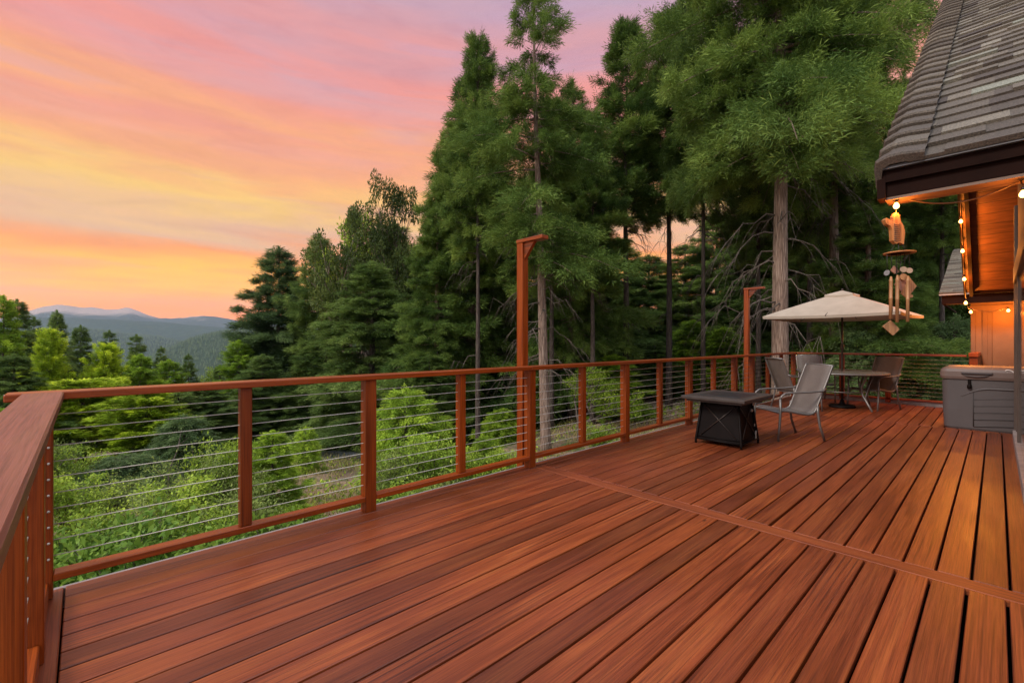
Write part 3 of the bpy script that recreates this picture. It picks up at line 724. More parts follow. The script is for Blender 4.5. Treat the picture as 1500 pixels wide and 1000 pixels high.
# ------------------------------------------------------------------ wind chime
DC = 2.36
wc = empty('wind_chime', P(1317, 305, DC), label='bamboo and tile wind chime with a carved wooden fish hanging from the roof corner', cat='wind chime')
WM = Matrix.Translation(wc.location).inverted()
def wchild(mb, n, mat): o = mb.build(n, mat, wc); o.matrix_parent_inverse = WM; return o
RV = Vector((FY, -FX, 0)); FV = Vector((FX, FY, 0)); UP = Vector((0,0,1))
def slab(pts_px, d, th):        # flat outline hung facing the deck, with real thickness
    m = MB(); poly = [P(u, v, d) for u, v in pts_px][::-1]; m.prism(poly, FV*th); return m
fish = [(1313,311),(1318,314),(1319,322),(1324,331),(1326,340),(1324,358),(1318,355),(1313,357),(1308,352),(1307,336),(1305,331),(1299,328),(1296,322),(1299,319),(1304,322),(1309,324),(1309,317)]
m = slab(fish, DC, .022); f_ = wchild(m, 'fish_carving', M_carved)
m = MB()
for k in range(9):
    y = 328+k*3.0; m.tube([P(1309.5, y, DC-.001), P(1314, y+1.2, DC-.004), P(1319, y, DC-.001)], .0022, 5)
wchild(m, 'fish_rib', M_trim)
m = MB(); ring = [P(1317.5, 370.5, DC) + (RV*math.cos(a)+FV*math.sin(a))*.064 + UP*(.004*math.cos(a)) for a in np.linspace(0, 2*math.pi, 25)]
m.lathe([(.05, 0), (.066, 0), (.068, .003), (.066, .006), (.05, .006), (.048, .003), (.05, 0)], P(1317.5, 371.5, DC), 28); wchild(m, 'ring', M_carved)
m = MB(); hub = P(1317, 371, DC)
for (u, v0, v1) in ((1299.5,371,396),(1306,371,392),(1313,371,400),(1319,371,408),(1325,371,393),(1332,371,394)):
    m.tube([P(u, v0, DC), P(u, v1, DC)], .0016, 4)
m.tube([P(1313, 311, DC), first + UP*.03], .001, 4)
for du in (-9, 0, 9): m.tube([P(1316+du*.3, 355, DC+.01), P(1317+du*1.6, 371, DC)], .0018, 4)
m.tube([P(1317, 371, DC), P(1306, 470, DC)], .0009, 4)
wchild(m, 'cord', M_socket)
for (u, v0, v1) in ((1304.5,405,467),(1314,403,472),(1329.5,404,471)):
    m = MB(); a = P(u+.7, v0, DC-.02); b = P(u, v1, DC-.02); r = .0078
    m.tube([a, a.lerp(b, .09), a.lerp(b, .10), a.lerp(b, .115), a.lerp(b, .5), a.lerp(b, .51), a.lerp(b, .52), b], [r*.55, r, r*1.15, r, r, r*1.15, r, r*.95], 10); wchild(m, 'bamboo_tube', M_bamboo)
for (u, v, r, ang, mt) in ((1299.5,399.5,.017,.6,M_disc2),(1324,394.5,.018,0,M_disc),(1332.5,396,.017,0,M_disc),(1324,405.5,.020,0,M_bamboo),(1334.5,433.5,.011,0,M_bamboo)):
    m = MB(); c = P(u, v, DC-.01); n = 18
    poly = [c + RV*(r*math.cos(a)*math.cos(ang)) + UP*(r*.82*math.sin(a)+r*.4*math.cos(a)*math.sin(ang)) for a in np.linspace(0, 2*math.pi, n, endpoint=False)][::-1]
    m.prism(poly, FV*.004); wchild(m, 'disc', mt)
for pts_, mt in (([(1310,389),(1318,398),(1311,401),(1305,396)], M_tile), ([(1323,399),(1330,408),(1321,427),(1311,417)], M_tile), ([(1331,404),(1343,419),(1329,437),(1320,430)], M_bamboo), ([(1305,469),(1318,482),(1310,490),(1308,491),(1293,478)], M_bamboo)):
    wchild(slab(pts_, DC+.004, .005), 'tile', mt)

# ------------------------------------------------------------------ umbrella
TC = Vector((11.17, 2.14, 0))
um = empty('patio_umbrella', TC, R(-3), 'open beige square patio umbrella standing through the far table', 'umbrella')
m = MB(); m.tube([(0,0,.03), (0,0,2.33)], .019, 12); m.build('pole', M_pole, um)
m = MB(); m.lathe([(.22, 0.002), (.23, .03), (.20, .055), (.05, .07), (.03, .16), (.001, .165)], n=28); m.build('base', M_black, um)
def canopy(hw, z0, z1, th=.0, n=12, sag=.05, cx=0):
    vs = []; fs = []
    c = [(hw,hw),(-hw,hw),(-hw,-hw),(hw,-hw)]
    for s in range(4):
        a = Vector(c[s]); b = Vector(c[(s+1)%4]); base = len(vs)
        for i in range(n+1):
            q = i/n
            for j in range(n+1):
                e = a.lerp(b, j/n); p = e*q; edge = 4*(j/n)*(1-j/n)
                z = z1 + (z0-z1)*(q**1.06) - sag*edge*q*(1-q)*1.5 - .02*edge*q
                p = p*(1-.035*edge*q)
                vs.append((p.x, p.y, z))
        for i in range(n):
            for j in range(n):
                k = base+i*(n+1)+j; fs.append([k, k+1, k+n+2, k+n+1])
        # valance
        b2 = len(vs)
        for j in range(n+1):
            x = vs[base+n*(n+1)+j]; vs.append((x[0]*.995, x[1]*.995, x[2]-.05))
        for j in range(n): k = base+n*(n+1)+j; fs.append([k, k+1, b2+j+1, b2+j])
    return vs, fs
m = MB(); vs, fs = canopy(1.09, 1.84, 2.32); m.add(vs, fs, False); co = m.build('canopy', M_canvas, um)
sm = co.modifiers.new('thick', 'SOLIDIFY'); sm.thickness = .003
m = MB(); vs, fs = canopy(.24, 2.27, 2.36, n=6, sag=-.02); m.add(vs, fs, False); vo = m.build('vent', M_canvas, co)
m = MB(); m.lathe([(.001, 2.40), (.018, 2.39), (.024, 2.37), (.02, 2.35)], n=12); m.build('finial', M_pole, um)
for s in range(8):
    a = math.pi/4*s; rr = 1.09*(1.41 if s % 2 else 1.0)*.98; zt = 1.815; m = MB()
    m.tube([(0,0,2.25), (math.cos(a)*rr, math.sin(a)*rr, zt)], .008, 6); m.tube([(0,0,1.86), (math.cos(a)*rr*.5, math.sin(a)*rr*.5, 2.03)], .007, 6); m.build('rib', M_pole, um)
m = MB(); m.lathe([(.03, 1.82), (.034, 1.84), (.034, 1.89), (.03, 1.90)], n=12); m.lathe([(.028, 1.16), (.034, 1.18), (.034, 1.24), (.026, 1.26)], n=12); m.build('collar', M_pole, um)

# ------------------------------------------------------------------ patio table
tb = empty('patio_table', TC, R(12), 'pale patio table with curved metal legs under the beige umbrella', 'table')
m = MB(); n = 48; prof = []
def sup(a, rx, ry, e=2.6): 
    c, s = math.cos(a), math.sin(a); return (rx*abs(c)**(2/e)*(1 if c>0 else -1), ry*abs(s)**(2/e)*(1 if s>0 else -1))
poly = [(*sup(2*math.pi*k/n, .80, .72), .705) for k in range(n)]; m.prism(poly, (0,0,.024)); m.build('tabletop', simple('table_top_grey', (.22,.215,.19), .25, .1, .1, 5, .1), tb)
m = MB(); poly = [(*sup(2*math.pi*k/n, .815, .735), .71) for k in range(n+1)]; m.tube(poly, .016, 8, cap=False); m.build('rim', M_frame, tb)
for k in range(4):
    a = math.pi/4+math.pi/2*k; c, s = math.cos(a), math.sin(a); m = MB()
    f = lambda r, z: (c*r, s*r, z)
    m.tube([f(.52,.70), f(.50,.60), f(.42,.45), f(.44,.30), f(.56,.12), f(.64,.0)], .019, 8)
    t_ = Vector((-s, c, 0))*.13
    m.tube([Vector(f(.56,.70))+t_, Vector(f(.50,.5))+t_*.8, Vector(f(.48,.3))+t_*.3, Vector(f(.50,.2))], .012, 6)
    m.build('leg', M_frame, tb)
m = MB(); m.tube([(.43*math.cos(a), .43*math.sin(a), .34) for a in np.linspace(0, 2*math.pi, 33)], .012, 6, cap=False); m.build('stretcher', M_frame, tb)

# ------------------------------------------------------------------ sling chairs
def make_chair():
    r = empty('patio_chair')
    prof = [(-.47,1.00),(-.455,.98),(-.40,.84),(-.335,.68),(-.275,.53),(-.235,.43),(-.20,.375),(-.12,.35),(0,.365),(.12,.39),(.22,.40),(.275,.385)]
    P2 = [Vector((x, 0, z)) for x, z in prof]
    # smooth the profile
    pr = []
    for i in range(len(P2)-1):
        p0 = P2[max(i-1,0)]; p1 = P2[i]; p2 = P2[i+1]; p3 = P2[min(i+2,len(P2)-1)]
        for q in (0, .33, .66):
            pr.append(.5*((2*p1)+(-p0+p2)*q+(2*p0-5*p1+4*p2-p3)*q*q+(-p0+3*p1-3*p2+p3)*q**3))
    pr.append(P2[-1]); hw = .245
    def sheet(pts):
        m = MB(); vs = []; k = len(pts)
        for p in pts:
            for j in range(5):
                y = (j/4-.5)*2*hw; sag = .012*(1-(2*j/4-1)**2); vs.append((p.x-.0, y, p.z-sag*(1 if p.x > -.2 else .3)))
        fs = [[i*5+j, i*5+j+1, (i+1)*5+j+1, (i+1)*5+j] for i in range(k-1) for j in range(4)]
        m.add(vs, fs, True); return m
    cut = 19
    o = sheet(pr[:cut+1]).build('backrest', M_sling, r); s_ = o.modifiers.new('thick','SOLIDIFY'); s_.thickness = .004
    o = sheet(pr[cut:]).build('seat', M_sling, r); s_ = o.modifiers.new('thick','SOLIDIFY'); s_.thickness = .004
    m = MB()
    for y in (-.255, .255): m.tube([(p.x, y, p.z) for p in pr], .0145, 8)
    m.tube([(-.470,-.255,1.0), (-.478,0,1.008), (-.470,.255,1.0)], .013, 8); m.tube([(.27,-.255,.375),(.27,.255,.375)], .012, 8); m.tube([(-.2,-.255,.35),(-.2,.255,.35)], .012, 8)
    m.build('frame', M_frame, r)
    for y in (-.285, .285):
        m = MB(); m.tube([(-.355,y*.93,.70),(-.30,y,.665),(-.1,y,.648),(.12,y,.645),(.22,y,.635),(.27,y,.60),(.285,y,.55)], .016, 8, flat=.75); m.build('armrest', M_frame, r)
        m = MB(); m.tube([(.285,y,.56),(.282,y,.40),(.295,y,.2),(.315,y,.0)], .016, 8); m.tube([(.283,y,.38),(.26,y*.9,.385)], .012, 6); m.build('leg', M_frame, r)
        m = MB(); m.tube([(-.245,y*.94,.47),(-.24,y*.97,.38),(-.262,y,.2),(-.33,y,.0)], .016, 8); m.build('leg', M_frame, r)
    return r
def copy_tree(o, parent=None):
    c = o.copy(); COL.objects.link(c); c.parent = parent
    for ch in o.children: copy_tree(ch, c)
    return c
CG = 'sling patio chairs on the deck'
chairs = [((7.13,2.0), R(140), 'grey mesh sling chair standing alone next to the black fire pit table, seen from behind'),
          ((11.43,1.68), math.atan2(.42,-.9), 'mesh sling chair on the right side of the patio table, nearest the storage box'),
          ((12.02,2.80), math.atan2(-.50,-.87), 'brownish mesh sling chair behind the patio table against the far railing'),
          ((10.12,2.68), math.atan2(-.62,.78), 'mesh sling chair left of the patio table, turned sideways by the long railing')]
c0 = make_chair()
for i, (p, a, lab) in enumerate(chairs):
    c = c0 if i == 0 else copy_tree(c0)
    c.location = (p[0], p[1], .001); c.rotation_euler.z = a; tag(c, lab, 'chair', CG)

# ------------------------------------------------------------------ fire pit table
ft = empty('fire_pit_table', (6.16, 2.43, 0), 0, 'black square fire pit table with X braced sides and dark tiled top', 'fire pit')
h = .57; b0 = .285; b1 = .225
m = MB(); vs = [(sx*b0*.96, sy*b0*.96, .05) for sx, sy in ((-1,-1),(1,-1),(1,1),(-1,1))]+[(sx*b1*.96, sy*b1*.96, h) for sx, sy in ((-1,-1),(1,-1),(1,1),(-1,1))]
m.add(vs, [[3,2,1,0],[4,5,6,7],[0,1,5,4],[1,2,6,5],[2,3,7,6],[3,0,4,7]]); m.build('side_panel', M_black, ft)
m = MB(); C4 = ((-1,-1),(1,-1),(1,1),(-1,1))
for k in range(4):
    a = C4[k]; b = C4[(k+1)%4]
    p = lambda c, q, o=1.0: Vector((c[0]*(b0+(b1-b0)*q)*o, c[1]*(b0+(b1-b0)*q)*o, .05+(h-.05)*q))
    mid = (Vector((a[0]+b[0], a[1]+b[1], 0)))*.5
    m.tube([p(a,.02), p(b,.02)], .011, 6); m.tube([p(a,.09), p(b,.09)], .006, 6)
m.build('bottom_frame', M_black, ft); m = MB()
for k in range(4):
    a = C4[k]; b = C4[(k+1)%4]
    p = lambda c, q, o=1.0: Vector((c[0]*(b0+(b1-b0)*q)*o, c[1]*(b0+(b1-b0)*q)*o, .05+(h-.05)*q))
    m.tube([p(a,.98), p(b,.98)], .011, 6); m.tube([p(a,.90), p(b,.90)], .006, 6)
m.build('top_frame', M_black, ft)
M_brace = simple('brace_metal', (.055,.043,.036), .4, .6)
for k in range(4):
    a = C4[k]; b = C4[(k+1)%4]; m = MB()
    q = lambda t, z: Vector((a[0]+(b[0]-a[0])*t, a[1]+(b[1]-a[1])*t, 0))*(b0+(b1-b0)*z)+Vector((0,0,.05+(h-.05)*z))
    m.tube([q(.10,.13), q(.90,.87)], .0065, 6); m.tube([q(.90,.13), q(.10,.87)], .0065, 6); m.build('cross_brace', M_brace, ft)
    m = MB(); v0 = Vector((a[0]*b0, a[1]*b0, .0)); m.tube([v0, q(0, 0), q(0,1)], .016, 6); m.build('leg', M_black, ft)
TX0, TX1, TY0, TY1 = -.47, .55, -.39, .40
m = MB(); m.box((TX0, TY0, .588), (TX1, TY1, .628), bev=.006); m.box((TX0+.05, TY0+.05, .560), (TX1-.05, TY1-.05, .587)); tp = m.build('tabletop', M_firetop, ft)
m = MB(); m.box((TX0+.20, TY0+.13, .629), (TX1-.24, TY1-.13, .634), bev=.002); m.build('burner_lid', M_fireinset, tp)
m = MB(); m.lathe([(.02, .0), (.022, .012), (.012, .02), (.001, .021)], n=12); o = m.build('control_knob', M_cable, ft); o.location = (.14, -.252, .44); o.rotation_euler = (R(98), 0, 0)
m = MB(); m.box((.195, -.292, .07), (.215, -.280, .17)); m.box((.19,-.275,.23),(.21,-.27,.26)); m.build('door_latch', M_cable, ft)
for x, y in ((.16,-.16),(.10,-.16)):
    m = MB(); m.tube([(x+.08, y-.10, .50), (x+.08, y-.10, .555)], .008, 6); m.build('hose_fitting', M_cable, ft)

# ------------------------------------------------------------------ storage box
bx = empty('storage_box', (9.72, .0, 0), 0, 'grey plastic deck storage box with a hinged lid beside the house wall', 'storage box')
def rrect(x0, x1, y0, y1, r, n=6):
    pts = []
    for (cx, cy, a0) in ((x1-r, y1-r, 0), (x0+r, y1-r, 90), (x0+r, y0+r, 180), (x1-r, y0+r, 270)):
        for k in range(n+1): a = R(a0+90*k/n); pts.append((cx+r*math.cos(a), cy+r*math.sin(a)))
    return pts
def stack(levels):
    m = MB(); n = len(levels[0][1]); vs = [(x, y, z) for z, pts in levels for x, y in pts]
    fs = [[i*n+k, i*n+(k+1)%n, (i+1)*n+(k+1)%n, (i+1)*n+k] for i in range(len(levels)-1) for k in range(n)]
    fs += [list(range(n))[::-1], [(len(levels)-1)*n+k for k in range(n)]]
    m.add(vs, fs, False); return m
rr_ = lambda e, r=.09: rrect(-.02-e, .72+e, -.95-e, .585+e, r)
m = stack([(.0, rr_(-.035)), (.03, rr_(-.02)), (.3, rr_(-.008)), (.74, rr_(0)), (.745, rr_(-.01)), (.76, rr_(-.01))]); m.build('body', M_plastic, bx)
m = stack([(.762, rr_(.012)), (.80, rr_(.022)), (.875, rr_(.020)), (.915, rr_(.0)), (.945, rr_(-.06, .06)), (.952, rr_(-.14, .05))]); ld_ = m.build('lid', M_lid, bx)
m = MB(); m.box((-.075, .04, .845), (-.043, .37, .875), bev=.006); m.tube([(-.05,.36,.84),(-.062,.30,.815),(-.064,.2,.805),(-.062,.12,.815),(-.05,.06,.84)], .008, 6); m.build('handle', M_plastic, ld_)
m = MB(); m.box((-.045, .263, .66), (-.018, .298, .76), bev=.004); m.lathe([(.022, -.03), (.026, -.02), (.026, .02), (.022, .03)], (-.045, .28, .655), 12); m.build('latch', M_black, bx)
arch = [(-.022, .37-.03*k, .50+.13*math.sin(min(1, k/10)*math.pi/2)) for k in range(32)]
m = MB(); m.tube([(x+.004, y, z) for x, y, z in arch], [.004+.012*min(1, i/8) for i in range(32)], 8); m.build('arch_moulding', M_plastic, bx)
for k in range(5):
    m = MB(); zz = .06+.10*k; m.tube([(-.0145-.004*0, .235-.035*i, zz+.05*math.sin(min(1, i/20)*math.pi/2)) for i in range(32)], .0055, 6); m.build('groove', M_groove, bx)
m = MB(); m.tube([(-.016, .24, .06), (-.022, .24, .57)], .0055, 6); m.build('groove', M_groove, bx)
hk = MB(); c = Vector((9.70, -.125, .895))
hk.tube([c+Vector((-.01, .035*math.cos(a)+.012*math.sin(a), .022*math.sin(a))) for a in np.linspace(.3, 2*math.pi-.5, 16)], .0065, 6)
hk_o = hk.build('snap_hook', M_white); tag(hk_o, 'small white snap hook lying at the edge of the storage box lid', 'hook')

# ------------------------------------------------------------------ vegetation
def nrm(v): return v/np.maximum(np.linalg.norm(v, axis=-1, keepdims=True), 1e-9)
def fronds(base, dirv, nor, L, Wd, tint, rr, k=4):
    """a spray of k small blades fanned along a twig"""
    side = nrm(np.cross(dirv, nor)); B=[];D=[];N=[];LL=[];WW=[];T=[]
    for i in range(k):
        q = i/(k-1) if k > 1 else .5; sg = -1 if i % 2 else 1
        an = sg*(1.0-.75*q)*.95
        j = rr.normal(0, .16, base.shape)
        D.append(nrm(dirv*math.cos(an)+side*math.sin(an)+j)); B.append(base+dirv*(L*q*.62)[:,None]+rr.normal(0,.012,base.shape)); N.append(nor+rr.normal(0,.35,base.shape))
        LL.append(L*(.62-.12*q)); WW.append(Wd*.62); T.append(np.clip(tint+rr.normal(0,.06,len(tint)),0,1))
    return np.concatenate(B), np.concatenate(D), np.concatenate(N), np.concatenate(LL), np.concatenate(WW), np.concatenate(T)
def sprays(base, dirv, nor, L, Wd, tint, bend=.25):
    """each spray is a small folded blade: base, two shoulders, tip; two faces"""
    n = len(base); side = nrm(np.cross(dirv, nor)); L = L[:, None]; Wd = Wd[:, None]
    mid = base + dirv*L*.5; up = nrm(np.cross(side, dirv))
    a = base; b = mid + side*Wd*.5 - up*Wd*.15; c = base + dirv*L - up*L*bend*.5; d = mid - side*Wd*.5 - up*Wd*.15
    v = np.stack([a, b, c, d], 1).reshape(-1, 3); f = np.arange(n*4).reshape(-1, 4)
    return v, f, tint
def tube_np(mb, pts, rs, n=6): mb.tube([Vector(p) for p in pts], list(rs), n, cap=False)

def conifer(seed, H=20., Rr=3.4, base=.12, nb=150, dens=95, droop=.35, leaf=L_fir, bark=B_grey, sl=.34, sw=.085, tr=.28, up_top=.5, shape=.75, dead=0, lean=0., irregular=.25, sprayup=0., name='fir_tree', gaps=.0, fan=.42, leader=1.0, fk=4, tw=4.0, hang=.5, el0=-.15, vj=.09):
    rr = np.random.RandomState(seed); root = empty(name)
    # trunk
    m = MB(); n = 16; zz = np.linspace(-.6, H, n)
    wob = lambda z: np.stack([lean*z + .06*np.sin(z*.5+seed)*z/H, .06*np.cos(z*.43+seed)*z/H, z], -1)
    pts = wob(zz); rad = tr*(1-np.clip(zz, 0, H)/H)**.85 + .012; rad[0] *= 1.25
    m.tube([Vector(p) for p in pts], list(rad), 10)
    m.build('trunk', bark, root)
    # branches
    t = np.sort(rr.rand(nb)**.9); z0 = H*(base + (1-base)*t*.985)
    az = np.arange(nb)*2.399963 + rr.uniform(-.5, .5, nb)
    prof = (1-t)**shape * np.minimum(1, .55+t*3.2)
    lump = 1 + irregular*np.sin(az*2+seed) * np.sin(t*9+seed*1.7)
    L = Rr*prof*np.where(rr.rand(nb) < .14, rr.uniform(1.2, 1.45, nb), rr.uniform(.5, 1.12, nb))*lump + .22
    keep = rr.rand(nb) > gaps*(np.sin(t*17+az+seed) > .3); 
    el = el0 + up_top*t**1.5 + rr.uniform(-.12, .12, nb)
    br = MB(); V = []; T = []
    B = []; D = []; Nn = []; LL = []; WW = []; TT = []
    for i in range(nb):
        if not keep[i]: continue
        o = np.array([lean*z0[i], 0, z0[i]]); h = np.array([math.cos(az[i]), math.sin(az[i]), 0]); sd = np.array([-h[1], h[0], 0])
        l = L[i]; e = math.tan(el[i])
        f = lambda s: o + h*(l*s)[:, None] + np.array([0,0,1])*(l*(e*s - droop*s**2*(1-t[i]*.8) + sprayup*s**3))[:, None]
        s5 = np.linspace(0, 1, 5); tube_np(br, f(s5), np.array([.030,.024,.016,.010,.004])*(.5+l/4)*(H/20)**.3, 4)
        ntw = int(6+l*tw); sj = 1-rr.rand(ntw)**1.15*.85; sdj = np.where(np.arange(ntw) % 2, 1., -1.)*rr.uniform(.55, 1.1, ntw)
        wl = (l*fan*np.sin(np.clip((1-sj)*1.25+.14, 0, 1)*math.pi*.72)+.16)*rr.uniform(.6, 1.25, ntw); wl[0] = .2; sj[0] = .97
        ns = int(.58*dens*(l**1.3)) + 14; pw = wl/wl.sum(); ix = rr.choice(ntw, ns, p=pw); q = rr.rand(ns)**.8; tdir = h[None]*.75+sd[None]*sdj[:,None]; tdir[:,2] += -droop*.3+rr.normal(0,.14,ntw); tdir = nrm(tdir)
        w_ = wl[ix]; p = f(sj[ix]) + tdir[ix]*(w_*q)[:,None]; p[:,2] -= hang*w_*q*q
        p += rr.normal(0, .022+.016*l, (ns,3)); p[:,2] += rr.normal(0, vj, ns)*(.5+l*.25); s = sj[ix]
        dv = tdir[ix].copy(); dv[:,2] -= hang*1.3*q - up_top*t[i]*.5 - .10; dv += rr.normal(0, .16, (ns,3))
        nn = np.array([0,0,1.]) + rr.normal(0, .45, (ns, 3))
        tb_ = rr.normal(.31, .15); B.append(p); D.append(nrm(dv)); Nn.append(nn); k = rr.uniform(.6, 1.45, ns)
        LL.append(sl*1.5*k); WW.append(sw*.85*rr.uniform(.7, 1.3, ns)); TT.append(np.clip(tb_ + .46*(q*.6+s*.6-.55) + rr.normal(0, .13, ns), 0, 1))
    # leader tuft
    ns = int(160*leader); s = rr.rand(ns); p = np.zeros((ns,3)); p[:,2] = H*(.955+.05*s); p[:,0] = lean*p[:,2]; p += rr.normal(0, .09, (ns,3))*(1.1-s)[:,None]*2.0
    dv = rr.normal(0, .6, (ns,3)); dv[:,2] += .8; B.append(p); D.append(nrm(dv)); Nn.append(rr.normal(0,1,(ns,3))); LL.append(np.full(ns, sl*.8)); WW.append(np.full(ns, sw)); TT.append(rr.uniform(.3,.7,ns))
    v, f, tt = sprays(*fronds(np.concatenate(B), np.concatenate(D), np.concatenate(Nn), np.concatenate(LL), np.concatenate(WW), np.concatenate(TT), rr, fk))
    br.build('branches', bark, root)
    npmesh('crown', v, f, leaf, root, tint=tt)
    if dead:
        dm = MB()
        for i in range(dead):
            zz_ = H*rr.uniform(.17, base+.10); a = rr.uniform(0, 6.28); l = rr.uniform(1.2, 3.6)*Rr/4
            p = np.array([lean*zz_, 0, zz_]); hh = np.array([math.cos(a), math.sin(a), 0]); sd = np.array([-hh[1], hh[0], 0]); c = rr.uniform(-.9, .9)
            q = [p + hh*l*s + sd*c*l*s*s + np.array([0,0,1])*l*(.05*s - (.25+.6*rr.rand())*s*s) + rr.normal(0,.07,3)*(s>0) for s in np.linspace(0, 1, 7)]
            dm.tube([Vector(x) for x in q], [.034,.028,.022,.017,.012,.008,.003], 5)
            for _ in range(8):
                j = rr.randint(2, 6); b0 = q[j]; l2 = l*rr.uniform(.2, .45); dd = nrm((hh + sd*rr.uniform(-1.4,1.4) + np.array([0,0,-.7]))[None])[0]
                q2 = [b0 + dd*l2*s + np.array([0,0,-.5])*l2*s*s + rr.normal(0,.02,3) for s in np.linspace(0,1,4)]
                dm.tube([Vector(x) for x in q2], [.012,.009,.006,.002], 4)
        dm.build('bare_branches', B_dead, root)
    return root

def leaves_at(rr, c, rad, n, ll, flat=.8, out=None):
    p = rr.normal(0, 1, (n, 3)); p = nrm(p)*(rr.rand(n, 1)**.45)*rad; p[:, 2] *= flat
    q = c + p; dv = nrm(p) + rr.normal(0, .6, (n, 3)); dv[:, 2] += .15
    return q, nrm(dv), rr.normal(0, .6, (n, 3)) + np.array([0,0,1.]), ll*rr.uniform(.65, 1.3, n)
def broadleaf(seed, H=12., spread=4., nl=70, leaf=L_oak, bark=B_red, ll=.16, clump=.55, name='broadleaf_tree', levels=4, stems=1, low=.35, tr=.16):
    rr = np.random.RandomState(seed); root = empty(name); mb = MB(); tips = []
    def grow(p, d, l, r, lev):
        q = [p]; dd = d.copy()
        for k in range(4):
            dd = nrm((dd + rr.normal(0, .13, 3) + np.array([0,0,.05]))[None])[0]; q.append(q[-1]+dd*l/4)
        mb.tube([Vector(x) for x in q], list(np.linspace(r, r*.62, 5)), 6 if lev < 2 else 4)
        if lev >= levels: tips.append((q[-1], dd, l)); return
        if lev >= levels-1: tips.append((q[2], dd, l))
        for _ in range(rr.randint(2, 4) + (1 if lev == 0 else 0)):
            j = rr.randint(3, 5); sp = rr.normal(0, 1, 3); sp[2] = abs(sp[2])*.35
            nd = nrm((dd + nrm(sp[None])[0]*(spread/H)*2.0)[None])[0]; grow(q[j], nd, l*rr.uniform(.58, .85), r*.62, lev+1)
    for s in range(stems):
        d0 = np.array([rr.normal(0, .12+.22*(stems>1)), rr.normal(0, .12+.22*(stems>1)), 1.]); grow(np.array([rr.normal(0,.15)*(stems>1), rr.normal(0,.15)*(stems>1), -.4]), nrm(d0[None])[0], H*low, tr, 0)
    zt = max(t[0][2] for t in tips); sc = H/(zt+.5)
    B=[];D=[];N=[];L=[];T=[]
    for c, d, l in tips:
        k = rr.uniform(.6, 1.3)
        q, dv, nn, le = leaves_at(rr, c, clump/sc*k, int(nl*k*k), ll/sc); B.append(q); D.append(dv); N.append(nn); L.append(le); T.append(np.clip(rr.normal(.42,.13)+rr.normal(0,.13,len(le)),0,1))
    B=np.concatenate(B);L=np.concatenate(L)
    v, f, tt = sprays(B, np.concatenate(D), np.concatenate(N), L, L*.52, np.concatenate(T), .3)
    mb.v = [(x*sc, y*sc, z*sc) for x, y, z in mb.v]
    mb.build('trunk', bark, root); npmesh('crown', v*sc, f, leaf, root, tint=tt); return root
def shrub(seed, H=2., Wd=1.3, nst=26, per=90, ll=.075, leaf=L_shrub, bark=B_dark, name='shrub', wr=.5, arch=.35):
    rr = np.random.RandomState(seed); root = empty(name); mb = MB(); B=[];D=[];N=[];L=[];T=[]
    for i in range(nst):
        a = rr.uniform(0, 6.28); o = rr.uniform(0, .75)**.7*Wd; h = H*rr.uniform(.5, 1.05)*(1-.35*(o/Wd)**2); hh = np.array([math.cos(a), math.sin(a), 0])
        s = np.linspace(0, 1, 7); q = hh*(o*(.15+.85*s**.8)+arch*Wd*.5*s**3)[:,None] + np.array([0,0,1.])*(h*np.sin(s*math.pi*.5*(1+.12*arch)))[:,None] + rr.normal(0, .03, (7,3)); q[0,2] = -.3
        mb.tube([Vector(x) for x in q], list(np.linspace(.013, .002, 7)), 4)
        n = int(per*rr.uniform(.6, 1.3)*h/H); ss = rr.uniform(.12, 1.0, n)*6; j = np.minimum(ss.astype(int), 5); fr = (ss-j)[:,None]
        p = q[j]*(1-fr)+q[j+1]*fr; tw = rr.normal(0, 1, (n,3)); tw[:,2] *= .6; tw = nrm(tw)*rr.uniform(.02, .17+.05*H, (n,1)); p = p+tw
        dv = nrm(tw)+rr.normal(0,.45,(n,3)); dv[:,2] += .1; le = ll*rr.uniform(.6,1.3,n)
        B.append(p);D.append(nrm(dv));N.append(rr.normal(0,.5,(n,3))+np.array([0,0,1.]));L.append(le);T.append(np.clip(rr.normal(.42,.12)+.2*(ss/6-.5)+rr.normal(0,.13,n),0,1))
    L=np.concatenate(L); v, f, tt = sprays(np.concatenate(B), np.concatenate(D), np.concatenate(N), L, L*wr, np.concatenate(T), .35)
    mb.build('stems', bark, root); npmesh('foliage', v, f, leaf, root, tint=tt); return root

used = {}
def place(proto, d, l, H, H0, wf=1.0, rz=None, label='', cat='tree', group=None, sink=0.0, z=None, zg_=None):
    key = id(proto) if not isinstance(proto, str) else proto
    o = proto if proto.name not in used else copy_tree(proto)
    used[proto.name] = 1
    p = W(d, l); zz = float(gz_dl(d, l)) - sink if z is None else z
    o.location = (p.x, p.y, zz); s = H/H0; o.scale = (s*wf, s*wf, s); o.rotation_euler.z = rnd.uniform(0, 6.28) if rz is None else rz
    for k in ('label', 'category', 'group'):
        if k in o: del o[k]
    return tag(o, label, cat, group)
def tree(proto, u, d, vt, H0=20., wpx=None, R0=None, **k):
    l = (u-750)/F_PX*d; zt = CAM_H+(500-vt)/F_PX*d; H = zt-float(gz_dl(d, l)); wf = 1.0
    if wpx: wf = (wpx/F_PX*d/2)/(R0*H/H0)
    return place(proto, d, l, H, H0, wf=wf, **k)
rnd = random.Random(11)
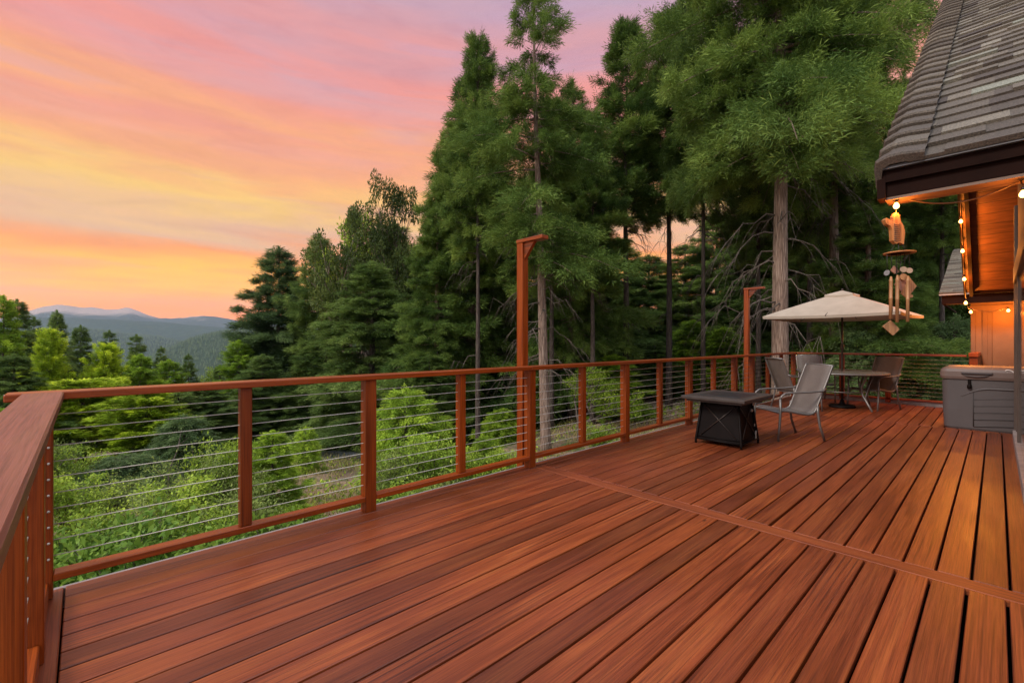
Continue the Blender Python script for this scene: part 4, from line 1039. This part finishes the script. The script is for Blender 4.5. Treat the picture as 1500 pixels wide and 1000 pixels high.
# prototypes (20 m tall each unless noted)
fA = conifer(1, 20, 3.6, .06, 200, 230, .18, L_fir, B_grey, .30, .065, .26, name='fir_tree', hang=.1, vj=.10)
fC = conifer(15, 20, 4.0, .04, 230, 210, .10, L_blue, B_grey, .34, .075, .26, name='blue_green_fir_tree', hang=.15, up_top=.6, fan=.36, vj=.08, irregular=.15)
fB = conifer(2, 20, 3.4, .05, 180, 200, .22, L_dark, B_dark, .34, .075, .26, name='fir_tree', hang=.12)
cA = conifer(3, 20, 4.2, .04, 200, 250, .20, L_cedar, B_red, .30, .052, .34, name='cedar_tree', irregular=.35, fan=.32, shape=.85, hang=.15, el0=-.18, vj=.06)
tall = conifer(4, 20, 3.3, .36, 105, 260, .22, L_cedar, B_red, .25, .046, .27, name='tall_fir_tree', dead=26, irregular=.35, gaps=.45, lean=-.035, shape=.72, hang=.15, fan=.34, up_top=.35)
slim = conifer(5, 20, 2.5, .48, 130, 260, .16, L_cedar, B_dark, .27, .052, .20, name='slim_fir_tree', irregular=.3, shape=.7, dead=6, hang=.1, up_top=.8, el0=.05, fan=.34)
big = conifer(6, 20, 4.4, .41, 230, 290, .20, L_cedar, B_red, .25, .045, .37, name='large_cedar_tree', dead=30, irregular=.3, fan=.30, shape=.42, gaps=.3, hang=.12, el0=-.2, vj=.06)
thick = conifer(7, 20, 4.0, .44, 150, 220, .2, L_fir, B_dark, .31, .06, .24, name='dark_fir_tree', irregular=.3, dead=14, shape=.6, hang=.15)
limeC = conifer(8, 12, 2.3, .10, 90, 210, .0, L_lime, B_grey, .30, .11, .16, name='yellow_green_cedar', up_top=.5, irregular=.4, sprayup=.25, fan=.30, hang=-.1, el0=.55)
grn = conifer(9, 12, 2.4, .05, 120, 180, .22, L_green, B_grey, .30, .085, .15, name='bright_green_conifer', up_top=.6, irregular=.35, hang=.12, vj=.07)
young = conifer(10, 4, 1.25, .03, 120, 190, .12, L_green, B_grey, .15, .045, .05, name='young_fir', up_top=.5, irregular=.25, sprayup=.1, leader=.5)
youngB = conifer(12, 4, 1.5, .03, 120, 180, .18, L_blue, B_grey, .17, .045, .05, name='young_blue_green_fir', up_top=.5, irregular=.25, leader=.5)
oak = broadleaf(21, 13, 5.2, 190, L_oak, B_red, .20, .62, stems=3, levels=4, low=.30, name='madrone_tree')
oakB = broadleaf(23, 9, 3.6, 170, L_shrub, B_grey, .17, .7, stems=2, levels=3, low=.34, name='leafy_tree')
shA = shrub(31, 2.0, 1.3, 40, 210, .085, L_shrub, name='leafy_shrub')
shB = shrub(32, 2.0, 1.3, 44, 210, .070, L_shrub2, name='grey_green_shrub')
shC = shrub(33, 1.1, .9, 34, 90, .105, L_big, name='large_leaved_shrub', wr=.6)
PR = [fA,fC,fB,cA,tall,slim,big,thick,limeC,grn,young,youngB,oak,oakB,shA,shB,shC]

# --- skyline and mid trees, left to right
G_S = 'tall trees of the forest edge'
tree(fC, 408, 38, 364, wpx=150, R0=4.0, label='blue-green conical fir alone against the sunset, right of the valley hills', group=G_S)
tree(oak, 520, 33, 285, 13, wpx=150, R0=5.2, rz=.6, label='open crowned broadleaf tree with clumpy brown-green foliage, left of two on the skyline', group=G_S)
tree(oak, 605, 35, 262, 13, wpx=130, R0=5.2, rz=2.4, label='open crowned broadleaf tree whose clumps stick up just left of the tall cedar', group=G_S)
tree(oakB, 548, 33, 300, 9, wpx=120, R0=3.6, label='narrow leafy tree between the two open crowned skyline trees', group=G_S)
tree(fA, 545, 27, 385, wpx=190, R0=3.6, label='mid-green fir with long sweeping branches in front of the clumpy broadleaf trees', group=G_S)
tree(fA, 468, 36, 345, wpx=120, R0=3.6, label='mid-green fir between the lone blue-green fir and the clumpy broadleaf trees', group=G_S)
tree(fB, 478, 30, 470, wpx=130, R0=3.4, label='dark low fir at the left foot of the forest edge, beside the lone blue-green fir', group=G_S)
tree(cA, 690, 25, 108, wpx=230, R0=4.2, label='broad dark green cedar cone left of the tall leaning tree', group=G_S)
tree(cA, 640, 23, 300, wpx=150, R0=4.2, label='shorter cedar with hanging sprays at the left foot of the broad cedar', group=G_S)
tree(tall, 800, 16.5, -35, wpx=170, R0=2.9, rz=TH-R(90), label='tall slender tree with a pale bare lower trunk directly behind the middle tall post', group=G_S)
tree(cA, 838, 24, 120, wpx=160, R0=4.2, label='olive green cedar right behind the tall slender tree', group=G_S)
tree(slim, 917, 24, 40, wpx=125, R0=2.5, label='slim fir with a long straight dark trunk, left of the three trunks in the gap', group=G_S)
tree(slim, 980, 24, 22, wpx=115, R0=2.5, label='slim fir whose straight trunk is the middle one of the three in the gap', group=G_S)
tree(thick, 1030, 22, -110, wpx=115, R0=4.0, label='dense dark fir whose trunk is the right one of the three in the gap', group=G_S)
tree(big, 1143, 16.5, -330, wpx=285, R0=4.4, rz=1.0, label='huge cedar with thick reddish trunk and bare dead limbs left of the umbrella', group=G_S)
tree(big, 1222, 20, -190, wpx=175, R0=4.4, rz=3.3, label='bright feathery cedar filling the space above the umbrella', group=G_S)
tree(cA, 1272, 17.5, 235, wpx=180, R0=4.2, label='lower feathery cedar filling the space just above the right half of the umbrella', group=G_S)
tree(thick, 1186, 24, 60, wpx=150, R0=4.0, label='fir with a brown trunk showing below the umbrella canopy', group=G_S)
tree(cA, 1325, 24, 105, wpx=120, R0=4.2, label='cedar crown next to the roof edge behind the wind chime', group=G_S)
tree(fB, 1392, 24, 5, wpx=90, R0=3.4, label='dark fir mostly hidden behind the house roof', group=G_S)
# --- inner forest
G_F = 'dark conifers standing deep in the forest'
for (u, d, vt, pr, R0, lab) in ((620,34,380,fB,3.4,'right of the two clumpy broadleaf trees'),(735,33,300,fB,3.4,'between the broad cedar and the leaning trunk'),(770,40,260,fA,3.6,'farthest back behind the leaning tall tree'),(865,36,330,fB,3.4,'left of the slim fir on the gap edge'),(905,42,350,fB,3.4,'at the foot of the leftmost gap trunk'),(950,44,375,fA,3.6,'low between the left and middle gap trunks'),(1003,42,360,fB,3.4,'low between the middle and right gap trunks'),(1050,40,310,fA,3.6,'just right of the right gap trunk'),(1095,36,350,fB,3.4,'behind the farther tall post'),
        (1130,40,200,fB,3.4,'directly behind the thick cedar trunk'),(1170,34,260,fA,3.6,'between the thick cedar and the brown trunk'),(1215,32,240,fB,3.4,'above the left half of the umbrella'),(1262,30,250,fA,3.6,'above the right half of the umbrella'),(1305,30,260,fB,3.4,'behind the wooden fish of the wind chime'),(1352,27,240,fA,3.6,'left of the orange soffit'),(1400,24,330,fB,3.4,'above the outbuilding roof'),(1470,24,120,fB,3.4,'hidden mostly by the house'),(690,30,360,fA,3.6,'behind the foot of the broad cedar'),(580,42,330,fB,3.4,'peeping over the mid-green sweeping fir'),(820,30,380,fB,3.4,'right of the pale leaning trunk'),(1280,22,400,fB,3.4,'under the right umbrella corner')):
    o = tree(pr, u, d, vt, wpx=150, R0=R0, label='dark conifer deep in the forest, '+lab, group=G_F)
G_T = 'bare forest trunks'
for (u, d, vt, w, lab) in ((700,19,60,.30,'shaded brown trunk standing left of the middle tall post'),(808,22,150,.24,'thin dark trunk just right of the pale leaning trunk'),(1111,23,150,.16,'thin pale trunk between the farther tall post and the thick cedar'),(868,21,200,.2,'small dim trunk below the rail between two balusters right of the leaning trunk'),(1380,20,100,.25,'dark trunk seen behind the wind chime'),(660,24,200,.2,'narrow dark trunk left of the shaded brown trunk')):
    o = tree(slim, u, d, vt, wpx=90, R0=2.3, label=lab, group=G_T)
# --- undergrowth in the forest, right half
G_U = 'young conifers and bushes of the forest undergrowth'
for (u, d, vt, pr, H0, w, R0, lab, cat) in (
    (850,18,535,oakB,9,110,3.6,'round green leafy tree right behind the pale leaning trunk, below rail height','tree'),
    (900,22,520,grn,12,90,2.4,'fresh green conifer right of the leafy round tree','tree'),
    (1015,30,470,grn,12,80,2.4,'sunny green conifer visible through the gap between the trunks','tree'),
    (1060,28,480,grn,12,80,2.4,'green conifer behind the farther tall post','tree'),
    (960,28,500,fB,20,90,3.4,'short dark conifer between the left and middle gap trunks','tree'),
    (1255,17,480,youngB,4,110,1.5,'pale feathery young fir right under the umbrella canopy','young tree'),
    (1210,20,500,young,4,90,1.25,'young green fir behind the patio table','young tree'),
    (1300,20,500,young,4,80,1.25,'young green fir right of the patio table beyond the far railing','young tree'),
    (1345,16,520,youngB,4,80,1.5,'young fir behind the far railing under the wind chime','young tree'),
    (1400,17,470,youngB,4,110,1.5,'bushy young fir left of the outbuilding wall','young tree'),
    (770,24,545,fB,20,100,3.4,'low dark conifer behind the middle tall post','tree'),
    (735,20,600,young,4,60,1.25,'small fir at the foot of the shaded brown trunk','young tree')):
    tree(pr, u, d, vt, H0, wpx=w, R0=R0, label=lab, cat=cat, group=G_U)
# --- valley trees on the left
G_V = 'trees on the slope below the left end of the deck'
for (u, d, vt, pr, H0, w, R0, lab) in (
    (4,27,436,grn,12,70,2.4,'green conifer cut by the left edge of the picture'),
    (25,36,440,fA,20,80,3.6,'blue-green fir rising highest at the far left'),
    (50,42,466,fB,20,60,3.4,'dark fir behind the yellow-green tree at the far left'),
    (83,40,456,fA,20,56,3.6,'pointed fir just right of the far left fir group'),
    (118,46,478,fA,20,62,3.6,'blunt fir behind the two bright yellow-green trees'),
    (72,25,488,limeC,12,56,2.3,'brightest yellow-green tree with upturned lobed branches, the left one'),
    (157,26,508,limeC,12,56,2.3,'second bright yellow-green tree, right of the brightest one'),
    (160,44,485,fB,20,52,3.4,'dark rounded fir against the blue valley haze'),
    (200,42,491,fB,20,52,3.4,'pointed dark fir left of the small spire fir'),
    (236,46,508,fB,20,38,3.4,'small spire shaped fir against the hazy hills'),
    (206,30,520,grn,12,70,2.4,'green conifer in front of the pointed dark firs'),
    (248,34,528,grn,12,66,2.4,'green conifer just above the rail below the small spire fir'),
    (276,44,519,fB,20,40,3.4,'thin dark fir near the middle of the valley view'),
    (302,46,534,oakB,9,60,3.6,'low broadleaf tree at the bottom of the valley view'),
    (322,40,536,fA,20,56,3.6,'low fir beside the lone blue-green fir'),
    (350,34,500,grn,12,76,2.4,'green fir at the left foot of the lone blue-green fir'),
    (385,28,520,fA,20,110,3.6,'blue-green fir just above the rail below the lone fir'),
    (395,30,560,grn,12,110,2.4,'bright green conifer under the rail right of the first baluster'),
    (505,31,545,fA,20,130,3.6,'dense green fir directly behind the second rail post'),
    (300,24,560,fA,20,130,3.6,'shaded green fir under the rail left of the first baluster'),
    (360,27,580,fB,20,120,3.4,'dark fir behind the first baluster'),
    (120,20,560,limeC,12,150,2.3,'large yellow-green layered cedar behind the left part of the cables'),
    (215,19,575,limeC,12,110,2.3,'yellow-green layered cedar right of the large one behind the cables'),
    (260,22,575,fB,20,110,3.4,'dark fir between the layered cedars and the shrubs'),
    (90,30,530,fB,20,110,3.4,'dark fir behind the large layered cedar'),
    (20,18,520,fA,20,120,3.6,'green fir left of the corner post'),
    (580,31,550,fB,20,110,3.4,'dark fir behind the second full post of the long railing'),
    (630,21,520,fB,20,110,3.4,'dark drooping fir above the bright young fir'),
    (5,14,600,grn,12,120,2.4,'green conifer low at the left picture edge')):
    tree(pr, u, d, vt, H0, wpx=w, R0=R0, label=lab, group=G_V)
# --- young trees and shrubs near the deck
G_N = 'young trees and shrubs just below the deck'
for (u, d, vt, pr, H0, w, R0, lab, cat) in (
    (596,12.5,572,young,4,120,1.25,'bright green young fir between the second post and the next baluster','young tree'),
    (400,10,632,grn,12,88,2.4,'rounded bright green young cedar right of the first baluster','young tree'),
    (447,17.5,627,young,4,44,1.25,'small dark green young fir in front of the road','young tree'),
    (182,12.5,668,youngB,4,130,1.5,'blue-green young fir with flat layered branches behind the cables','young tree'),
    (712,14.5,640,young,4,60,1.25,'small yellow-green young fir right of the third baluster','young tree'),
    (270,17,610,youngB,4,100,1.5,'grey-green young fir behind the tallest shrubs','young tree')):
    tree(pr, u, d, vt, H0, wpx=w, R0=R0, label=lab, cat=cat, group=G_N)
shr = [(575,10,650,shB,2,1.3,120),(620,10.5,640,shA,2,1.3,150),(527,9.5,720,shB,2,1.3,60),(330,9.5,640,shA,2,1.3,110),(350,8.8,690,shB,2,1.3,110),(290,9,655,shB,2,1.3,150),(255,8,700,shA,2,1.3,150),(350,7,715,shB,2,1.3,160),(210,7.2,730,shB,2,1.3,150),
       (150,10,700,shB,2,1.3,140),(110,9,690,shA,2,1.3,120),(660,11.5,650,shA,2,1.3,90),(700,11,660,shA,2,1.3,90),(640,8.6,690,shB,2,1.3,130),(740,13,655,shA,2,1.3,70),(880,15,620,shA,2,1.3,70),(130,7,745,shA,2,1.3,130),(400,7,745,shB,2,1.3,110),(300,6.2,750,shA,2,1.3,150),(20,8,690,shA,2,1.3,140),(585,8.4,705,shA,2,1.3,110),(455,9,765,shB,2,1.3,40),(360,12,650,shA,2,1.3,120),(90,12,650,shA,2,1.3,110),(40,11,640,shB,2,1.3,120)]
names = ['grey-green bush left below the bright young fir','leafy green bush at the right foot of the bright young fir','sparse bush beside the second full post over the sandy slope','tall leafy shrub crossing behind the first baluster','grey-green shrub below the rounded young cedar','arching shrub left of the first baluster','leafy shrub in the middle of the first cable bay','low grey-green shrub just over the bottom rail at the first baluster','grey-green shrub below the layered young fir','grey-green shrub left of the layered young fir','leafy shrub near the corner post at mid cable height','yellow-green bush left of the third baluster','yellow-green bush right of the third baluster','small grey-green bush just over the bottom rail near the third baluster','small bush at the left of the middle tall post','bush near the ground right of the leaning trunk','leafy shrub low in the first cable bay near the corner post','grey-green shrub over the bottom rail right of the first baluster','leafy shrub over the bottom rail in the first cable bay','leafy shrub left of the left railing','green bush over the bottom rail right of the second full post','small bush on the sandy slope','shrub behind the first baluster','shrub behind the corner post under the layered cedar','grey-green shrub beyond the left railing']
for (u, d, vt, pr, H0, R0, w), lab in zip(shr, names):
    tree(pr, u, d, vt, H0, wpx=w, R0=R0, label=lab, cat='shrub', group=G_N)
for k, (u, d, vt) in enumerate(((130,5.2,800),(190,5.0,790),(250,5.3,775),(110,5.8,775),(330,5.0,790),(385,5.6,765),(560,6.2,735),(225,6.0,755),(160,6.2,765),(95,5.0,830))):
    l = (u-750)/F_PX*d; p = W(d, l); z = CAM_H+(500-vt)/F_PX*d - .95
    H = CAM_H+(500-vt)/F_PX*d - float(gz_dl(d, l))
    place(shC, d, l, H, 1.1, wf=.75, label='large-leaved plant growing up to the deck edge at the %s' % ['bottom left corner', 'left, second from the corner','left, third from the corner','left behind the first ones','first baluster, left side','first baluster, right side','second full post','left behind the third one','left in the second row','very corner post'][k], cat='plant', group='large-leaved plants along the deck edge')
# dead white sapling leaning among the shrubs
m = MB(); a = P(247, 690, 10); b = P(266, 628, 10.2)
m.tube([a-Vector((0,0,1)), a, a.lerp(b,.5)+Vector((.05,0,0)), b], [.02,.016,.011,.003], 5); m.tube([a.lerp(b,.55), a.lerp(b,.7)+W(0,.25,.1)-W(0,0)], [.007,.002], 4)
tag(m.build('dead_sapling', B_dead), 'bare whitish dead sapling leaning among the shrubs left of the first baluster', 'sapling')

# grass and litter on the slope: nobody could count it
def ground_stuff(name, seed, n, dr, ur, leaf, ll, ww, label, cat, thresh=None, vert=1.0):
    rr = np.random.RandomState(seed); d = dr[0]+(dr[1]-dr[0])*rr.rand(n)**.8; u = rr.uniform(ur[0], ur[1], n); l = (u-750)/F_PX*d
    x = FX*d+FY*l; y = FY*d-FX*l
    keep = (y > 3.62) | (x < -.35) | (x > 14); q = vnoise(x, y, .55, seed) + rr.normal(0, .25, n)
    if thresh is not None: keep &= q > thresh
    x, y = x[keep], y[keep]; z = gz(x, y); m_ = len(x)
    dv = rr.normal(0, .45, (m_, 3)); dv[:, 2] = vert
    k = rr.uniform(.5, 1.4, m_)
    v, f, t = sprays(np.stack([x, y, z-.01], -1), nrm(dv), rr.normal(0, 1, (m_, 3)), ll*k, ww*k, rr.rand(m_), .5)
    tag(npmesh(name, v, f, leaf, tint=t), label, cat, kind='stuff')
ground_stuff('grass', 51, 60000, (4, 26), (-150, 1300), L_grass, .22, .018, 'dry grass tufts on the slope below the deck', 'grass', .15)
ground_stuff('ground_cover', 52, 42000, (3.8, 30), (-150, 1480), L_shrub, .13, .07, 'low green weeds covering the ground between the trees', 'ground cover', .3, .35)

# ------------------------------------------------------------------ air
hz = MB(); hz.box((-9700, -9700, -900), (9700, 9700, 760)); 
mh = bpy.data.materials.new('haze_air'); mh.use_nodes = True; nt = mh.node_tree; nt.nodes.clear()
pv = NN(nt, 'ShaderNodeVolumePrincipled'); pv.inputs['Color'].default_value = (.62,.78,.98,1); pv.inputs['Density'].default_value = 4.6e-5; pv.inputs['Anisotropy'].default_value = 0
o_ = NN(nt, 'ShaderNodeOutputMaterial'); nt.links.new(pv.outputs[0], o_.inputs['Volume'])
ho = hz.build('haze', mh); tag(ho, 'thin blue evening haze over the valley', 'haze', kind='stuff')
scn.cycles.volume_bounces = 1
